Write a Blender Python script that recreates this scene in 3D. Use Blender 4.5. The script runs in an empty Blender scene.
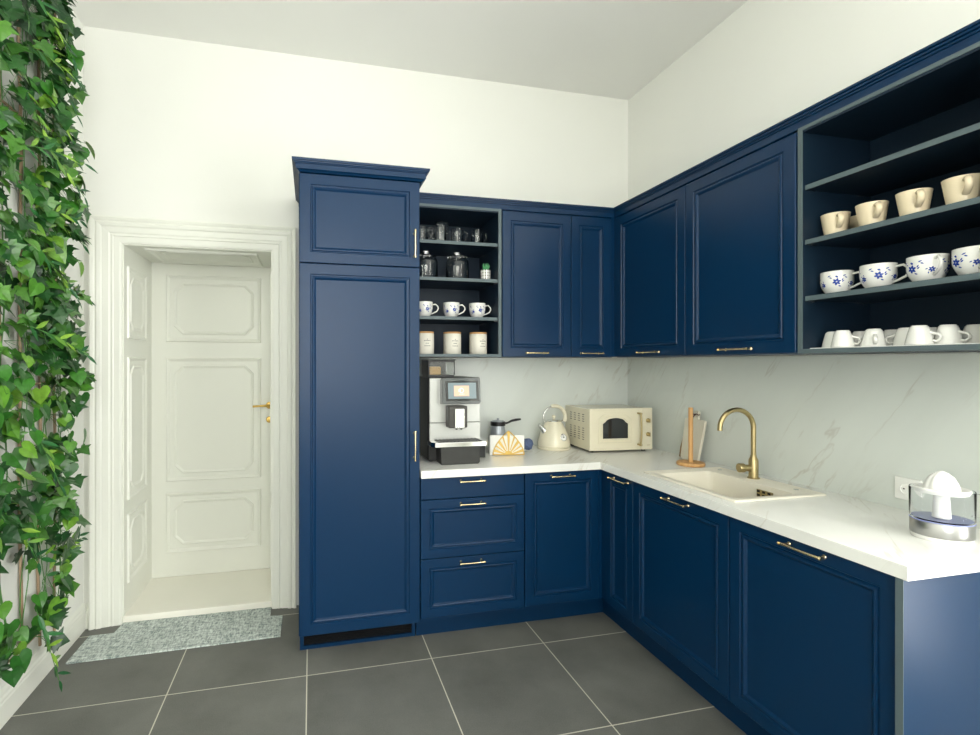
import bpy, bmesh, math, random
from mathutils import Vector, Matrix
PI = math.pi
rnd = random.Random(7)
scene = bpy.context.scene
COL = scene.collection

# ------------------------------------------------------------------ materials
def lin(c):
    return tuple((v/12.92 if v <= 0.04045 else ((v+0.055)/1.055)**2.4) for v in c)

def mat(name, color, rough=0.5, metal=0.0, spec=0.5, noise=0.0, nscale=20, bump=0.0, bscale=60,
        trans=0.0, ior=1.45, coat=0.0, emit=None, estr=0.0, alpha=1.0):
    m = bpy.data.materials.new(name); m.use_nodes = True
    nt = m.node_tree; b = nt.nodes['Principled BSDF']
    b.inputs['Base Color'].default_value = (*color, 1)
    b.inputs['Roughness'].default_value = rough
    b.inputs['Metallic'].default_value = metal
    b.inputs['Specular IOR Level'].default_value = spec
    b.inputs['Transmission Weight'].default_value = trans
    b.inputs['IOR'].default_value = ior
    b.inputs['Coat Weight'].default_value = coat
    b.inputs['Alpha'].default_value = alpha
    if emit:
        b.inputs['Emission Color'].default_value = (*emit, 1)
        b.inputs['Emission Strength'].default_value = estr
    geo = nt.nodes.new('ShaderNodeNewGeometry')
    if noise:
        n = nt.nodes.new('ShaderNodeTexNoise'); n.inputs['Scale'].default_value = nscale
        n.inputs['Detail'].default_value = 4
        nt.links.new(geo.outputs['Position'], n.inputs['Vector'])
        mx = nt.nodes.new('ShaderNodeMix'); mx.data_type = 'RGBA'
        mx.inputs[6].default_value = (*[max(0, c*(1-noise)) for c in color], 1)
        mx.inputs[7].default_value = (*[min(1, c*(1+noise)) for c in color], 1)
        nt.links.new(n.outputs['Fac'], mx.inputs[0]); nt.links.new(mx.outputs[2], b.inputs['Base Color'])
    if bump:
        n = nt.nodes.new('ShaderNodeTexNoise'); n.inputs['Scale'].default_value = bscale
        n.inputs['Detail'].default_value = 3
        nt.links.new(geo.outputs['Position'], n.inputs['Vector'])
        bp = nt.nodes.new('ShaderNodeBump'); bp.inputs['Strength'].default_value = bump
        bp.inputs['Distance'].default_value = 0.002
        nt.links.new(n.outputs['Fac'], bp.inputs['Height']); nt.links.new(bp.outputs['Normal'], b.inputs['Normal'])
    return m

def nd(nt, t, **kw):
    n = nt.nodes.new(t)
    for k, v in kw.items(): setattr(n, k, v)
    return n
def mth(nt, op, a, b=None, c=None, clamp=False):
    n = nt.nodes.new('ShaderNodeMath'); n.operation = op; n.use_clamp = clamp
    for i, v in enumerate((a, b, c)):
        if v is None: continue
        if isinstance(v, (int, float)): n.inputs[i].default_value = v
        else: nt.links.new(v, n.inputs[i])
    return n.outputs[0]
def vmath(nt, op, a, b):
    n = nt.nodes.new('ShaderNodeVectorMath'); n.operation = op
    for i, v in enumerate((a, b)):
        if isinstance(v, tuple): n.inputs[i].default_value = v
        else: nt.links.new(v, n.inputs[i])
    return n

def marble(name, base, vein, amount, rough):
    m = bpy.data.materials.new(name); m.use_nodes = True
    nt = m.node_tree; b = nt.nodes['Principled BSDF']; b.inputs['Roughness'].default_value = rough
    geo = nd(nt, 'ShaderNodeNewGeometry'); P = geo.outputs['Position']
    p = vmath(nt, 'DOT_PRODUCT', P, (0.8, -0.8, -0.5)).outputs['Value']
    q = vmath(nt, 'DOT_PRODUCT', P, (0.36, -0.36, 0.86)).outputs['Value']
    r = vmath(nt, 'DOT_PRODUCT', P, (0.7, 0.7, 0.0)).outputs['Value']
    comb = nd(nt, 'ShaderNodeCombineXYZ')
    nt.links.new(mth(nt, 'MULTIPLY', p, 3.2), comb.inputs[0])
    nt.links.new(mth(nt, 'MULTIPLY', q, 0.55), comb.inputs[1])
    nt.links.new(mth(nt, 'MULTIPLY', r, 0.3), comb.inputs[2])
    n1 = nd(nt, 'ShaderNodeTexNoise'); n1.inputs['Scale'].default_value = 1.3; n1.inputs['Detail'].default_value = 5
    n1.inputs['Roughness'].default_value = 0.62; n1.inputs['Distortion'].default_value = 0.35
    nt.links.new(comb.outputs[0], n1.inputs['Vector'])
    d = mth(nt, 'ABSOLUTE', mth(nt, 'SUBTRACT', n1.outputs['Fac'], 0.5))
    v = mth(nt, 'SUBTRACT', 1.0, mth(nt, 'DIVIDE', d, 0.016), clamp=True)
    n2 = nd(nt, 'ShaderNodeTexNoise'); n2.inputs['Scale'].default_value = 2.6; n2.inputs['Detail'].default_value = 3
    nt.links.new(P, n2.inputs['Vector'])
    mask = mth(nt, 'MULTIPLY', mth(nt, 'SUBTRACT', n2.outputs['Fac'], 0.46), 7.0, clamp=True)
    vein_f = mth(nt, 'MULTIPLY', mth(nt, 'MULTIPLY', v, mask), amount)
    # broad soft clouding along the same direction
    n3 = nd(nt, 'ShaderNodeTexNoise'); n3.inputs['Scale'].default_value = 1.6; n3.inputs['Detail'].default_value = 4
    nt.links.new(comb.outputs[0], n3.inputs['Vector'])
    cloud = mth(nt, 'MULTIPLY', mth(nt, 'SUBTRACT', n3.outputs['Fac'], 0.42), 1.6, clamp=True)
    mx = nd(nt, 'ShaderNodeMix', data_type='RGBA')
    mx.inputs[6].default_value = (*base, 1); mx.inputs[7].default_value = (*[c*0.86 for c in base], 1)
    nt.links.new(cloud, mx.inputs[0])
    mx2 = nd(nt, 'ShaderNodeMix', data_type='RGBA'); mx2.inputs[7].default_value = (*vein, 1)
    nt.links.new(mx.outputs[2], mx2.inputs[6]); nt.links.new(vein_f, mx2.inputs[0])
    nt.links.new(mx2.outputs[2], b.inputs['Base Color'])
    return m

def tile_floor():
    m = bpy.data.materials.new('grey_stone_tile'); m.use_nodes = True
    nt = m.node_tree; b = nt.nodes['Principled BSDF']
    geo = nd(nt, 'ShaderNodeNewGeometry'); sx = nd(nt, 'ShaderNodeSeparateXYZ'); nt.links.new(geo.outputs['Position'], sx.inputs[0])
    t = 0.5953; ds = []; ids = []
    for out, g in ((sx.outputs[0], -2.183), (sx.outputs[1], -0.696)):
        k = mth(nt, 'DIVIDE', mth(nt, 'SUBTRACT', out, g), t)
        fr = mth(nt, 'FRACT', k); ids.append(mth(nt, 'FLOOR', k))
        ds.append(mth(nt, 'MINIMUM', fr, mth(nt, 'SUBTRACT', 1.0, fr)))
    dmin = mth(nt, 'MINIMUM', ds[0], ds[1])
    grout = mth(nt, 'LESS_THAN', dmin, 0.0024/t)
    cid = nd(nt, 'ShaderNodeCombineXYZ'); nt.links.new(ids[0], cid.inputs[0]); nt.links.new(ids[1], cid.inputs[1])
    wn = nd(nt, 'ShaderNodeTexWhiteNoise'); nt.links.new(cid.outputs[0], wn.inputs['Vector'])
    n = nd(nt, 'ShaderNodeTexNoise'); n.inputs['Scale'].default_value = 3.0; n.inputs['Detail'].default_value = 6; n.inputs['Roughness'].default_value = 0.6
    nt.links.new(vmath(nt, 'ADD', geo.outputs['Position'], wn.outputs['Color']).outputs[0], n.inputs['Vector'])
    n2 = nd(nt, 'ShaderNodeTexNoise'); n2.inputs['Scale'].default_value = 220; n2.inputs['Detail'].default_value = 2
    nt.links.new(geo.outputs['Position'], n2.inputs['Vector'])
    f = mth(nt, 'ADD', mth(nt, 'MULTIPLY', n.outputs['Fac'], 0.8), mth(nt, 'MULTIPLY', n2.outputs['Fac'], 0.35), clamp=True)
    cr = nd(nt, 'ShaderNodeValToRGB')
    cr.color_ramp.elements[0].position = 0.3; cr.color_ramp.elements[0].color = (0.088, 0.090, 0.079, 1)
    cr.color_ramp.elements[1].position = 0.8; cr.color_ramp.elements[1].color = (0.190, 0.194, 0.175, 1)
    nt.links.new(f, cr.inputs[0])
    mx = nd(nt, 'ShaderNodeMix', data_type='RGBA'); mx.inputs[7].default_value = (0.62, 0.60, 0.50, 1)
    nt.links.new(cr.outputs[0], mx.inputs[6]); nt.links.new(grout, mx.inputs[0]); nt.links.new(mx.outputs[2], b.inputs['Base Color'])
    rr = mth(nt, 'ADD', mth(nt, 'MULTIPLY', n.outputs['Fac'], 0.2), 0.42); nt.links.new(rr, b.inputs['Roughness'])
    b.inputs['Specular IOR Level'].default_value = 0.4
    bp = nd(nt, 'ShaderNodeBump'); bp.inputs['Strength'].default_value = 0.35; bp.inputs['Distance'].default_value = 0.002
    nt.links.new(mth(nt, 'SUBTRACT', 1.0, grout), bp.inputs['Height']); nt.links.new(bp.outputs['Normal'], b.inputs['Normal'])
    return m

def leaf_mat(name, c0, c1, c2, rough=0.42):
    m = bpy.data.materials.new(name); m.use_nodes = True
    nt = m.node_tree; b = nt.nodes['Principled BSDF']
    geo = nd(nt, 'ShaderNodeNewGeometry'); cr = nd(nt, 'ShaderNodeValToRGB')
    e = cr.color_ramp.elements; e[0].position = 0.0; e[0].color = (*c0, 1); e[1].position = 1.0; e[1].color = (*c2, 1)
    k = e.new(0.6); k.color = (*c1, 1)
    nt.links.new(geo.outputs['Random Per Island'], cr.inputs[0])
    n = nd(nt, 'ShaderNodeTexNoise'); n.inputs['Scale'].default_value = 45; nt.links.new(geo.outputs['Position'], n.inputs['Vector'])
    mx = nd(nt, 'ShaderNodeMix', data_type='RGBA', blend_type='MULTIPLY'); mx.inputs[0].default_value = 0.5
    nt.links.new(cr.outputs[0], mx.inputs[6])
    cr2 = nd(nt, 'ShaderNodeValToRGB'); cr2.color_ramp.elements[0].position = .35; cr2.color_ramp.elements[0].color = (.45, .5, .4, 1)
    cr2.color_ramp.elements[1].position = .65
    nt.links.new(n.outputs['Fac'], cr2.inputs[0]); nt.links.new(cr2.outputs[0], mx.inputs[7])
    nt.links.new(mx.outputs[2], b.inputs['Base Color'])
    b.inputs['Roughness'].default_value = rough; b.inputs['Specular IOR Level'].default_value = 0.5
    return m

def rug_mat():
    m = bpy.data.materials.new('woven_mat'); m.use_nodes = True
    nt = m.node_tree; b = nt.nodes['Principled BSDF']; b.inputs['Roughness'].default_value = 0.95
    geo = nd(nt, 'ShaderNodeNewGeometry')
    mp = nd(nt, 'ShaderNodeMapping'); mp.inputs['Scale'].default_value = (28, 190, 60)
    nt.links.new(geo.outputs['Position'], mp.inputs[0])
    n = nd(nt, 'ShaderNodeTexNoise'); n.inputs['Scale'].default_value = 1.0; n.inputs['Detail'].default_value = 4
    n.inputs['Roughness'].default_value = .7
    nt.links.new(mp.outputs[0], n.inputs['Vector'])
    mp2 = nd(nt, 'ShaderNodeMapping'); mp2.inputs['Scale'].default_value = (150, 40, 60)
    nt.links.new(geo.outputs['Position'], mp2.inputs[0])
    n2 = nd(nt, 'ShaderNodeTexNoise'); n2.inputs['Scale'].default_value = 1.0; n2.inputs['Detail'].default_value = 3
    nt.links.new(mp2.outputs[0], n2.inputs['Vector'])
    f = mth(nt, 'ADD', mth(nt, 'MULTIPLY', n.outputs['Fac'], 0.6), mth(nt, 'MULTIPLY', n2.outputs['Fac'], 0.4))
    cr = nd(nt, 'ShaderNodeValToRGB'); e = cr.color_ramp.elements
    e[0].position = 0.40; e[0].color = (0.20, 0.25, 0.24, 1); e[1].position = 0.60; e[1].color = (0.74, 0.80, 0.75, 1)
    nt.links.new(f, cr.inputs[0]); nt.links.new(cr.outputs[0], b.inputs['Base Color'])
    bp = nd(nt, 'ShaderNodeBump'); bp.inputs['Strength'].default_value = 0.6; bp.inputs['Distance'].default_value = 0.003
    nt.links.new(f, bp.inputs['Height']); nt.links.new(bp.outputs['Normal'], b.inputs['Normal'])
    return m

def wood_mat(name, a, bcol, axis=2, scale=9):
    m = bpy.data.materials.new(name); m.use_nodes = True
    nt = m.node_tree; b = nt.nodes['Principled BSDF']; b.inputs['Roughness'].default_value = 0.5
    geo = nd(nt, 'ShaderNodeNewGeometry'); mp = nd(nt, 'ShaderNodeMapping')
    s = [scale*8]*3; s[axis] = scale; mp.inputs['Scale'].default_value = s
    nt.links.new(geo.outputs['Position'], mp.inputs[0])
    n = nd(nt, 'ShaderNodeTexNoise'); n.inputs['Scale'].default_value = 1; n.inputs['Detail'].default_value = 4
    nt.links.new(mp.outputs[0], n.inputs['Vector'])
    cr = nd(nt, 'ShaderNodeValToRGB'); e = cr.color_ramp.elements
    e[0].position = .35; e[0].color = (*a, 1); e[1].position = .65; e[1].color = (*bcol, 1)
    nt.links.new(n.outputs['Fac'], cr.inputs[0]); nt.links.new(cr.outputs[0], b.inputs['Base Color'])
    return m

M = dict(
    wall=mat('white_wall_paint', (0.85, 0.855, 0.80), 0.9, noise=0.02, nscale=3, bump=0.15, bscale=90, spec=.2),
    ceil=mat('ceiling_paint', (0.90, 0.90, 0.86), 0.95, noise=0.015, nscale=2, spec=.1),
    wood_white=mat('white_gloss_woodwork', (0.83, 0.84, 0.76), 0.35, noise=0.015, nscale=6),
    floor=tile_floor(),
    blue=mat('navy_lacquer', (0.0006, 0.0245, 0.074), 0.33, noise=0.10, nscale=300, bump=0.08, bscale=420, spec=0.36),
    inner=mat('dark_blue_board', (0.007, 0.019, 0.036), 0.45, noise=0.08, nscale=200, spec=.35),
    edge=mat('grey_blue_edge_band', (0.095, 0.130, 0.140), 0.45, noise=0.05, nscale=120),
    black=mat('black_plastic', (0.008, 0.008, 0.009), 0.35, noise=0.1, nscale=50),
    black_gloss=mat('black_gloss_plastic', (0.006, 0.006, 0.007), 0.08, noise=0.1),
    marble=marble('marble_backsplash', (0.71, 0.75, 0.70), (0.42, 0.38, 0.30), 0.42, 0.28),
    counter=marble('marble_counter', (0.88, 0.88, 0.83), (0.55, 0.49, 0.38), 0.50, 0.25),
    brass=mat('brushed_brass', (0.46, 0.37, 0.19), 0.33, 1.0, noise=0.06, nscale=300),
    gold=mat('polished_gold', (0.62, 0.42, 0.12), 0.3, 1.0, noise=0.05, nscale=60),
    pale_brass=mat('pale_brass', (0.86, 0.70, 0.42), 0.25, 1.0, noise=0.05, nscale=120),
    steel=mat('brushed_steel', (0.62, 0.62, 0.60), 0.25, 1.0, noise=0.08, nscale=90),
    chrome=mat('chrome', (0.75, 0.75, 0.74), 0.08, 1.0, noise=0.03),
    silver=mat('silver_plastic', (0.52, 0.53, 0.50), 0.30, 0.3, noise=0.03, nscale=20),
    cream=mat('cream_enamel', (0.78, 0.73, 0.56), 0.25, noise=0.03, nscale=12, coat=.3),
    beige=mat('beige_glaze', (0.84, 0.72, 0.50), 0.3, noise=0.05, nscale=15, coat=.3),
    porcelain=mat('white_porcelain', (0.84, 0.84, 0.79), 0.18, noise=0.02, nscale=15, coat=.4),
    cobalt=mat('cobalt_glaze', (0.02, 0.06, 0.33), 0.25, noise=0.3, nscale=260),
    canister=mat('stoneware_cream', (0.78, 0.75, 0.65), 0.45, noise=0.04, nscale=40),
    print_=mat('dark_print', (0.07, 0.07, 0.05), 0.7, noise=0.1),
    wood=wood_mat('beech_wood', (0.58, 0.30, 0.10), (0.72, 0.42, 0.17)),
    dark_wood=wood_mat('walnut_board', (0.20, 0.11, 0.04), (0.36, 0.22, 0.09)),
    lid_wood=wood_mat('lid_wood', (0.50, 0.26, 0.09), (0.62, 0.36, 0.14), axis=0),
    pale_board=mat('whitewashed_board', (0.70, 0.66, 0.54), 0.55, noise=0.12, nscale=9),
    sink=mat('cream_composite_sink', (0.84, 0.80, 0.68), 0.5, noise=0.05, nscale=400),
    glass=mat('clear_glass', (0.95, 0.97, 0.96), 0.03, trans=1.0, ior=1.45, noise=0.0),
    plastic_clear=mat('clear_plastic', (0.97, 0.98, 1.0), 0.05, trans=1.0, ior=1.08),
    smoke_glass=mat('dark_glass', (0.015, 0.018, 0.02), 0.08, noise=0.1, coat=.6),
    grey_glass=mat('grey_enamel', (0.36, 0.39, 0.42), 0.3, 0.3, noise=0.05),
    white_plastic=mat('white_plastic', (0.88, 0.88, 0.84), 0.3, noise=0.02),
    blue_edge=mat('blue_tinted_rim', (0.26, 0.29, 0.55), 0.3, noise=0.1),
    blue_ball=mat('blue_grey_bristle', (0.10, 0.14, 0.26), 0.7, noise=0.4, nscale=150),
    screen=mat('display_screen', (0.05, 0.07, 0.08), 0.1, noise=.1, emit=(0.42, 0.52, 0.52), estr=0.5),
    screen_icon=mat('display_icon', (0.3, 0.2, 0.15), 0.2, noise=.05, emit=(1.0, 0.55, 0.36), estr=0.75),
    screen_mark=mat('display_mark', (0.5, 0.5, 0.6), 0.2, noise=.05, emit=(0.75, 0.72, 1.0), estr=0.9),
    beans=mat('coffee_beans', (0.42, 0.24, 0.05), 0.5, noise=0.6, nscale=160),
    rug=rug_mat(),
    cane=wood_mat('willow_cane', (0.30, 0.20, 0.12), (0.48, 0.34, 0.22)),
    ivy=leaf_mat('ivy_leaf_green', (0.008, 0.050, 0.012), (0.022, 0.115, 0.016), (0.10, 0.28, 0.03), .33),
    ivy_light=leaf_mat('pothos_leaf_green', (0.014, 0.095, 0.014), (0.05, 0.21, 0.022), (0.22, 0.44, 0.045), .33),
    long_leaf=leaf_mat('long_leaf_green', (0.012, 0.09, 0.03), (0.03, 0.17, 0.04), (0.30, 0.52, 0.05)),
    stem=mat('green_stem', (0.08, 0.22, 0.05), 0.6, noise=0.2),
    succulent=mat('succulent_green', (0.09, 0.34, 0.14), 0.5, noise=0.3, nscale=120),
    leather=mat('brown_leather_cord', (0.07, 0.025, 0.012), 0.6, noise=0.2),
)

# ------------------------------------------------------------------ mesh helpers
def finish(name, bm, mats, parent=None, loc=(0, 0, 0), rot=(0, 0, 0), smooth=None, bevel=0.0):
    bmesh.ops.recalc_face_normals(bm, faces=bm.faces[:])
    me = bpy.data.meshes.new(name); bm.to_mesh(me); bm.free()
    for mm in (mats if isinstance(mats, (list, tuple)) else [mats]): me.materials.append(mm)
    o = bpy.data.objects.new(name, me); COL.objects.link(o)
    o.location = loc; o.rotation_euler = rot
    if parent: o.parent = parent
    if smooth is not None:
        for p in me.polygons: p.use_smooth = True
        me.set_sharp_from_angle(angle=math.radians(smooth))
    if bevel:
        bv = o.modifiers.new('bevel', 'BEVEL'); bv.width = bevel; bv.segments = 2; bv.limit_method = 'ANGLE'
        bv.angle_limit = math.radians(50); bv.harden_normals = False
    return o

def tag(o, label, cat, group=None, kind=None):
    o['label'] = label; o['category'] = cat
    if group: o['group'] = group
    if kind: o['kind'] = kind
    return o
def struct(o, label=None):
    o['kind'] = 'structure'
    if label: o['label'] = label
    return o
def thing(name, label, cat, loc=(0, 0, 0), rz=0, group=None):
    o = bpy.data.objects.new(name, None); COL.objects.link(o)
    o.empty_display_size = 0.05; o.location = loc; o.rotation_euler = (0, 0, rz)
    return tag(o, label, cat, group)

def copy_tree(root, loc, rz, label, group=None):
    r = root.copy(); COL.objects.link(r); r.location = loc; r.rotation_euler = (0, 0, rz); r['label'] = label
    if group: r['group'] = group
    for ch in list(root.children):
        c = ch.copy(); COL.objects.link(c); c.parent = r
        for g in list(ch.children):
            d = g.copy(); COL.objects.link(d); d.parent = c
    return r

def box(bm, x0, x1, y0, y1, z0, z1, mi=0, M4=None):
    vs = [bm.verts.new((x, y, z)) for x in (x0, x1) for y in (y0, y1) for z in (z0, z1)]
    for f in ((0, 1, 3, 2), (4, 6, 7, 5), (0, 4, 5, 1), (2, 3, 7, 6), (0, 2, 6, 4), (1, 5, 7, 3)):
        fc = bm.faces.new([vs[i] for i in f]); fc.material_index = mi
    if M4:
        for v in vs: v.co = M4 @ v.co
    return vs

def lathe(bm, prof, n=32, c=(0, 0, 0), mi=0, sx=1.0, sy=1.0, M4=None, wob=None):
    rings = []
    for r, z in prof:
        if r < 1e-5: ring = [bm.verts.new((c[0], c[1], c[2]+z))]
        else:
            ring = []
            for i in range(n):
                a = 2*PI*i/n; rr = r*(wob(a, z) if wob else 1)
                ring.append(bm.verts.new((c[0]+rr*sx*math.cos(a), c[1]+rr*sy*math.sin(a), c[2]+z)))
        rings.append(ring)
    for A, B in zip(rings, rings[1:]):
        for i in range(n):
            j = (i+1) % n
            if len(A) == 1 and len(B) == 1: continue
            if len(A) == 1: q = [A[0], B[j], B[i]]
            elif len(B) == 1: q = [A[i], A[j], B[0]]
            else: q = [A[i], A[j], B[j], B[i]]
            f = bm.faces.new(q); f.material_index = mi
    for ring in (rings[0], rings[-1]):
        if len(ring) > 1 and prof[0] != prof[-1]:
            f = bm.faces.new(ring); f.material_index = mi
    if M4:
        for ring in rings:
            for v in ring: v.co = M4 @ v.co

def tube(bm, pts, r, n=8, mi=0, flat=1.0, closed=False, M4=None):
    pts = [Vector(p) for p in pts]; L = len(pts)
    rs = r if isinstance(r, (list, tuple)) else [r]*L
    t0 = (pts[1]-pts[0]).normalized()
    up = Vector((0, 0, 1)) if abs(t0.z) < 0.9 else Vector((0, 1, 0))
    nrm = t0.cross(up).normalized(); rings = []; prev = t0
    for i, p in enumerate(pts):
        if closed: t = (pts[(i+1) % L]-pts[i-1]).normalized()
        else: t = (pts[min(i+1, L-1)]-pts[max(i-1, 0)]).normalized()
        q = prev.rotation_difference(t); nrm = (q @ nrm).normalized(); prev = t
        bn = t.cross(nrm).normalized()
        rings.append([bm.verts.new(p + rs[i]*(math.cos(2*PI*k/n)*nrm*flat + math.sin(2*PI*k/n)*bn)) for k in range(n)])
    pairs = list(zip(rings, rings[1:])) + ([(rings[-1], rings[0])] if closed else [])
    for A, B in pairs:
        for k in range(n):
            f = bm.faces.new([A[k], A[(k+1) % n], B[(k+1) % n], B[k]]); f.material_index = mi
    if not closed:
        for ring in (rings[0], rings[-1]):
            f = bm.faces.new(ring); f.material_index = mi
    if M4:
        for ring in rings:
            for v in ring: v.co = M4 @ v.co

def cyl(bm, p0, p1, r, n=16, mi=0): tube(bm, [p0, p1], r, n, mi)

def prism(bm, poly, y0, y1, mi=0, M4=None, plane='xz'):
    """poly in (x,z), extruded y0..y1"""
    def V(a, b, c):
        return {'xz': (a, c, b), 'yz': (c, a, b), 'xy': (a, b, c)}[plane]
    A = [bm.verts.new(V(a, b, y0)) for a, b in poly]; B = [bm.verts.new(V(a, b, y1)) for a, b in poly]
    for R_ in (A, B):
        f = bm.faces.new(R_); f.material_index = mi
    n = len(poly)
    for i in range(n):
        f = bm.faces.new([A[i], A[(i+1) % n], B[(i+1) % n], B[i]]); f.material_index = mi
    if M4:
        for v in A+B: v.co = M4 @ v.co

def cells(bm, us, vs, keep, w0, w1, plane='xy', mi=0):
    """slab made of kept cells of a grid; one closed mesh. plane gives axes of us, vs"""
    cache = {}
    def V(i, j, w):
        k = (i, j, w)
        if k not in cache:
            a, b, c = us[i], vs[j], (w0 if w == 0 else w1)
            co = {'xy': (a, b, c), 'xz': (a, c, b), 'yz': (c, a, b)}[plane]
            cache[k] = bm.verts.new(co)
        return cache[k]
    nu, nv = len(us)-1, len(vs)-1
    K = lambda i, j: 0 <= i < nu and 0 <= j < nv and keep(0.5*(us[i]+us[i+1]), 0.5*(vs[j]+vs[j+1]))
    for i in range(nu):
        for j in range(nv):
            if not K(i, j): continue
            for w in (0, 1): bm.faces.new([V(i, j, w), V(i+1, j, w), V(i+1, j+1, w), V(i, j+1, w)]).material_index = mi
            for (di, dj, e) in ((-1, 0, ((i, j), (i, j+1))), (1, 0, ((i+1, j), (i+1, j+1))), (0, -1, ((i, j), (i+1, j))), (0, 1, ((i, j+1), (i+1, j+1)))):
                if not K(i+di, j+dj):
                    (a, b), (c, d) = e
                    bm.faces.new([V(a, b, 0), V(c, d, 0), V(c, d, 1), V(a, b, 1)]).material_index = mi

def loft_rects(bm, loops, close_back=True, mi=0):
    """loops of 4+ point rings -> skin"""
    rings = [[bm.verts.new(p) for p in L] for L in loops]
    for A, B in zip(rings, rings[1:]):
        n = len(A)
        for k in range(n):
            bm.faces.new([A[k], A[(k+1) % n], B[(k+1) % n], B[k]]).material_index = mi
    bm.faces.new(rings[-1]).material_index = mi
    if close_back: bm.faces.new(rings[0]).material_index = mi

def panel(x0, x1, z0, z1, yf, t=0.02, stile=0.050, flat=False, bm=None):
    bm = bm or bmesh.new()
    def L(i, d): return [(x0+i, yf+d, z0+i), (x1-i, yf+d, z0+i), (x1-i, yf+d, z1-i), (x0+i, yf+d, z1-i)]
    seq = [(0, t), (0, 0.002), (0.002, 0.0)]
    if not flat:
        s = stile
        seq += [(s, 0), (s+.003, .005), (s+.008, .0055), (s+.011, .001), (s+.016, 0.0), (s+.020, .002), (s+.027, .009)]
    loft_rects(bm, [L(i, d) for i, d in seq])
    return bm

def handle(parent, a, z, yf, L=0.14, vertical=False, label=None):
    bm = bmesh.new(); off = 0.030; h = L/2
    ax = Vector((0, 0, 1)) if vertical else Vector((1, 0, 0))
    c = Vector((a, yf-off, z))
    # slightly bowed bar with posts and knob feet
    pts = [c+ax*(h*t) + Vector((0, 0.003*t*t, 0)) for t in (-1, -.75, -.4, 0, .4, .75, 1)]
    tube(bm, pts, [.0048, .0042, .0038, .0038, .0038, .0042, .0048], 10)
    for s in (-1, 1):
        p = c+ax*(s*(h-.010))
        tube(bm, [p+Vector((0, .002, 0)), p+Vector((0, off*.5, 0)), p+Vector((0, off-.004, 0)), p+Vector((0, off, 0))], [.0045, .0036, .0042, .0075], 10)
        e = c+ax*(s*h)
        tube(bm, [e-ax*s*.001, e+ax*s*.004], [.0060, .0045], 10)
    return finish('handle', bm, M['pale_brass'], parent, smooth=40)

# ------------------------------------------------------------------ room
LX, H, YF = -3.377, 3.291, -4.7
bm = bmesh.new(); box(bm, LX-.2, .2, YF-.2, .2, -.12, 0); struct(finish('floor', bm, M['floor']))
bm = bmesh.new(); box(bm, LX-.2, .2, YF-.2, .2, H, H+.12); struct(finish('ceiling', bm, M['ceil']))
DX0, DX1, DZ1 = -3.184, -2.388, 2.111
bm = bmesh.new()
cells(bm, [LX-.2, DX0, DX1, .2], [0, DZ1, H], lambda x, z: not (DX0 < x < DX1 and z < DZ1), 0, .55, 'xz')
struct(finish('wall_back', bm, M['wall']))
SWIN = (-4.35, -2.40)
bm = bmesh.new(); cells(bm, [YF, SWIN[0], SWIN[1], 0], [0, .28, 3.05, H], lambda y, z: not (SWIN[0] < y < SWIN[1] and .28 < z < 3.05), 0, .25, 'yz')
struct(finish('wall_right', bm, M['wall']))
bm = bmesh.new(); box(bm, LX-.2, LX, YF, 0, 0, H); struct(finish('wall_left', bm, M['wall']))
WIN = [(-2.80, -1.40)]; WZ0, WZ1 = 0.85, 3.05
bm = bmesh.new()
cells(bm, [LX-.2, WIN[0][0], WIN[0][1], .2], [0, WZ0, WZ1, H],
      lambda x, z: not (WZ0 < z < WZ1 and any(a < x < b for a, b in WIN)), YF-.25, YF, 'xz')
struct(finish('wall_front', bm, M['wall']))
for i, (a, b) in enumerate(WIN):
    bm = bmesh.new(); y0, y1 = YF-.16, YF-.10; f = .055; mid = (a+b)/2; tz = WZ0+1.5
    us = [a, a+f, mid-.03, mid+.03, b-f, b]; vs = [WZ0, WZ0+f, tz, tz+.05, WZ1-f, WZ1]
    cells(bm, us, vs, lambda x, z: not (((us[1] < x < us[2]) or (us[3] < x < us[4])) and ((vs[1] < z < vs[2]) or (vs[3] < z < vs[4]))), y0, y1, 'xz')
    struct(finish('window_%d' % (i+1), bm, M['wood_white']))
    bm = bmesh.new(); box(bm, a-.05, b+.05, YF, YF+.14, WZ0-.03, WZ0)
    struct(finish('trim_%d' % (i+5), bm, M['wood_white'], bevel=.004))

a, b = SWIN; f = .045; mid = (a+b)/2; tz = WZ0+1.5
us = [a, a+f, mid-.03, mid+.03, b-f, b]; vs = [.28, .28+f, tz, tz+.05, WZ1-f, WZ1]
bm = bmesh.new()
cells(bm, us, vs, lambda x, z: not (((us[1] < x < us[2]) or (us[3] < x < us[4])) and ((vs[1] < z < vs[2]) or (vs[3] < z < vs[4]))), .10, .16, 'yz')
struct(finish('window_2', bm, M['wood_white']))

# baseboard left with moulded top
def sweep(bm, prof, path, mi=0):
    """prof: list of (out, up); path: list of (x,y,nx,ny) with out-normal"""
    rings = [[bm.verts.new((x+nx*o, y+ny*o, z)) for o, z in prof] for x, y, nx, ny in path]
    n = len(prof)
    for A, B in zip(rings, rings[1:]):
        for k in range(n): bm.faces.new([A[k], A[(k+1) % n], B[(k+1) % n], B[k]]).material_index = mi
    for R_ in (rings[0], rings[-1]): bm.faces.new(R_).material_index = mi
BP = [(0, 0), (.018, 0), (.018, .088), (.015, .094), (.015, .104), (.010, .112), (.009, .124), (.004, .134), (0, .138)]
bm = bmesh.new(); sweep(bm, BP, [(LX, YF, 1, 0), (LX, 0, 1, 0)]); struct(finish('baseboard_left', bm, M['wood_white']))
bm = bmesh.new(); sweep(bm, BP, [(LX+.0185, 0, 0, -1), (-3.348, 0, 0, -1)]); struct(finish('baseboard_back', bm, M['wood_white']))

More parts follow.
